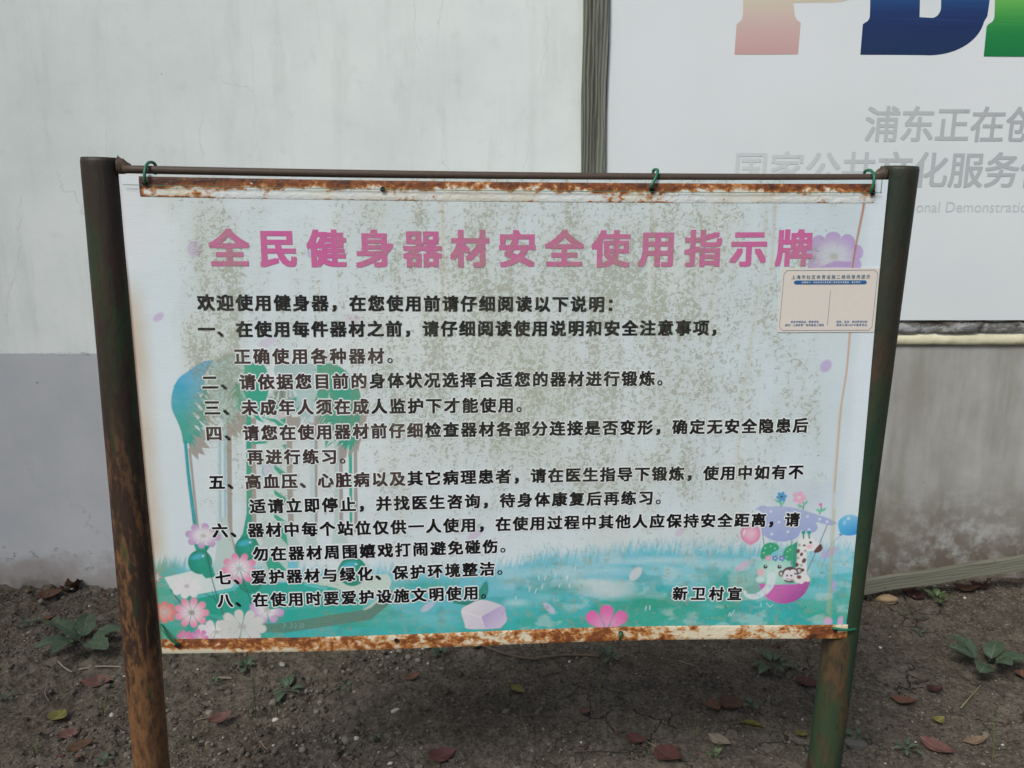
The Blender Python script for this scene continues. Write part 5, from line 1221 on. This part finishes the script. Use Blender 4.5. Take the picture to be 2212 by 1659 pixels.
def grass(px, py, hpx, n, label, seed, spread=0.35, dry=2):
    R_ = random.Random(seed); p = on_ground(px, py); k = (p-CO).length/FPX; h = hpx*k/math.cos(math.radians(33))
    root = empty('grass_tuft', p); tag(root, label, 'grass', 'thin sprigs of grass growing in the soil')
    for i in range(n+dry):
        dr = i >= n; a = R_.uniform(0, 6.28); hh = h*(R_.uniform(.5, 1.0) if not dr else R_.uniform(.1, .35)); sp = spread*R_.uniform(.3, 1)*(1 if not dr else 2.6)
        dx, dy = math.cos(a)*hh*sp, math.sin(a)*hh*sp; ww = R_.uniform(.0010, .0018)
        V = []; F = []
        for j in range(9):
            t = j/8; c = Vector((dx*t*t, dy*t*t, hh*(t-0.25*sp*t*t*(2.2 if dr else 1)))); s_ = Vector((-math.sin(a+.7), math.cos(a+.7), 0))*ww*(1-t**2)+Vector((0, 0, 0))
            V += [c-s_, c+Vector((0, 0, 0.0004)), c+s_]
        for j in range(8):
            q = j*3; F += [(q, q+1, q+4, q+3), (q+1, q+2, q+5, q+4)]
        mesh_obj('blade', V, F, STALK if dr else GRASSM, root, smooth=True)
GRASSM = plain('grass_blade', L(92, 104, 60), 0.6, 0.2, 30, 0.1)
for i, (px, py, h_, n, lb) in enumerate(((553, 1551, 118, 4, 'tall thin grass sprig below the lower left of the notice'), (600, 1550, 60, 4, 'short grass sprig right of the tall thin sprig'), (224, 1543, 44, 5, 'small grass tuft left of the rusty post'), (1296, 1499, 64, 4, 'grass sprig under the leafy weed at the bent root'), (1091, 1515, 86, 3, 'slender grass sprig beside the yellow green leaf'),
        (2144, 1640, 150, 2, 'tall single grass blades at the lower right corner'), (1502, 1605, 66, 4, 'dim grass sprig above the large red leaf'), (1376, 1482, 26, 3, 'tiny grass sprig right of the leafy weed'), (77, 1636, 36, 4, 'little grass tuft at the lower left corner'), (1845, 1486, 36, 3, 'faint grass sprig right of the green post'))):
    grass(px, py, h_, n, lb, 60+i)

def twig(pts, r, col, label, name='twig', r1=None, lift=0.004):
    P = [on_ground(*q)+Vector((0, 0, lift+r)) for q in pts]; o0 = P[0].copy(); g = Geo()
    stick_mesh(g, [p-o0 for p in P], r, r1 or r*.7)
    o = g.build(name, plain('twig_bark', col, 0.85, 0.2, 50, 0.4), None, True); o.location = o0; tag(o, label, 'twig')
twig([(172, 1450), (210, 1444), (250, 1444), (290, 1446)], .0032, L(138, 128, 114), 'pale straight twig running behind the rusty post')
twig([(127, 1433), (140, 1446), (156, 1456)], .0028, L(134, 126, 116), 'short pale twig left of the straight one')
twig([(460, 1470), (480, 1469), (502, 1470)], .0042, L(122, 114, 100), 'short thick stick lying right of the rusty post', r1=.004)
twig([(1010, 1385), (1030, 1392), (1059, 1406), (1098, 1419), (1147, 1428), (1191, 1423), (1244, 1420), (1296, 1422)], .0050, L(98, 84, 70), 'long bent root lying on soil below the middle of the notice', 'root', .0042)
twig([(424, 1559), (460, 1552)], .0018, L(120, 110, 98), 'thin twig below the short thick stick')
twig([(564, 1605), (572, 1618), (590, 1628)], .0022, L(116, 104, 88), 'curved twig at the lower left of centre')
twig([(709, 1585), (716, 1578), (726, 1575)], .0018, L(126, 112, 94), 'short curved twig near the bottom at left of centre', )
twig([(1466, 1430), (1484, 1436), (1502, 1441)], .0016, L(132, 122, 104), 'fine pale twig on soil below the right half of the notice')
twig([(8, 1392), (16, 1372), (24, 1350), (28, 1330)], .0022, L(98, 78, 62), 'brown twig near the left edge of the picture')
twig([(104, 1474), (98, 1500), (106, 1518)], .0018, L(116, 104, 92), 'bent grey twig above the yellow leaf')
twig([(2075, 1534), (2090, 1516), (2106, 1498), (2118, 1484)], .0026, L(116, 118, 84), 'leaning pale green stalk below the large leafy weed', 'stalk', .0016)
twig([(1240, 1630), (1290, 1627), (1340, 1629), (1388, 1627)], .0016, L(52, 44, 38), 'thin dark root half sunk in the soil near the bottom')

bpy.data.objects.remove(_to); bpy.data.curves.remove(_tc)
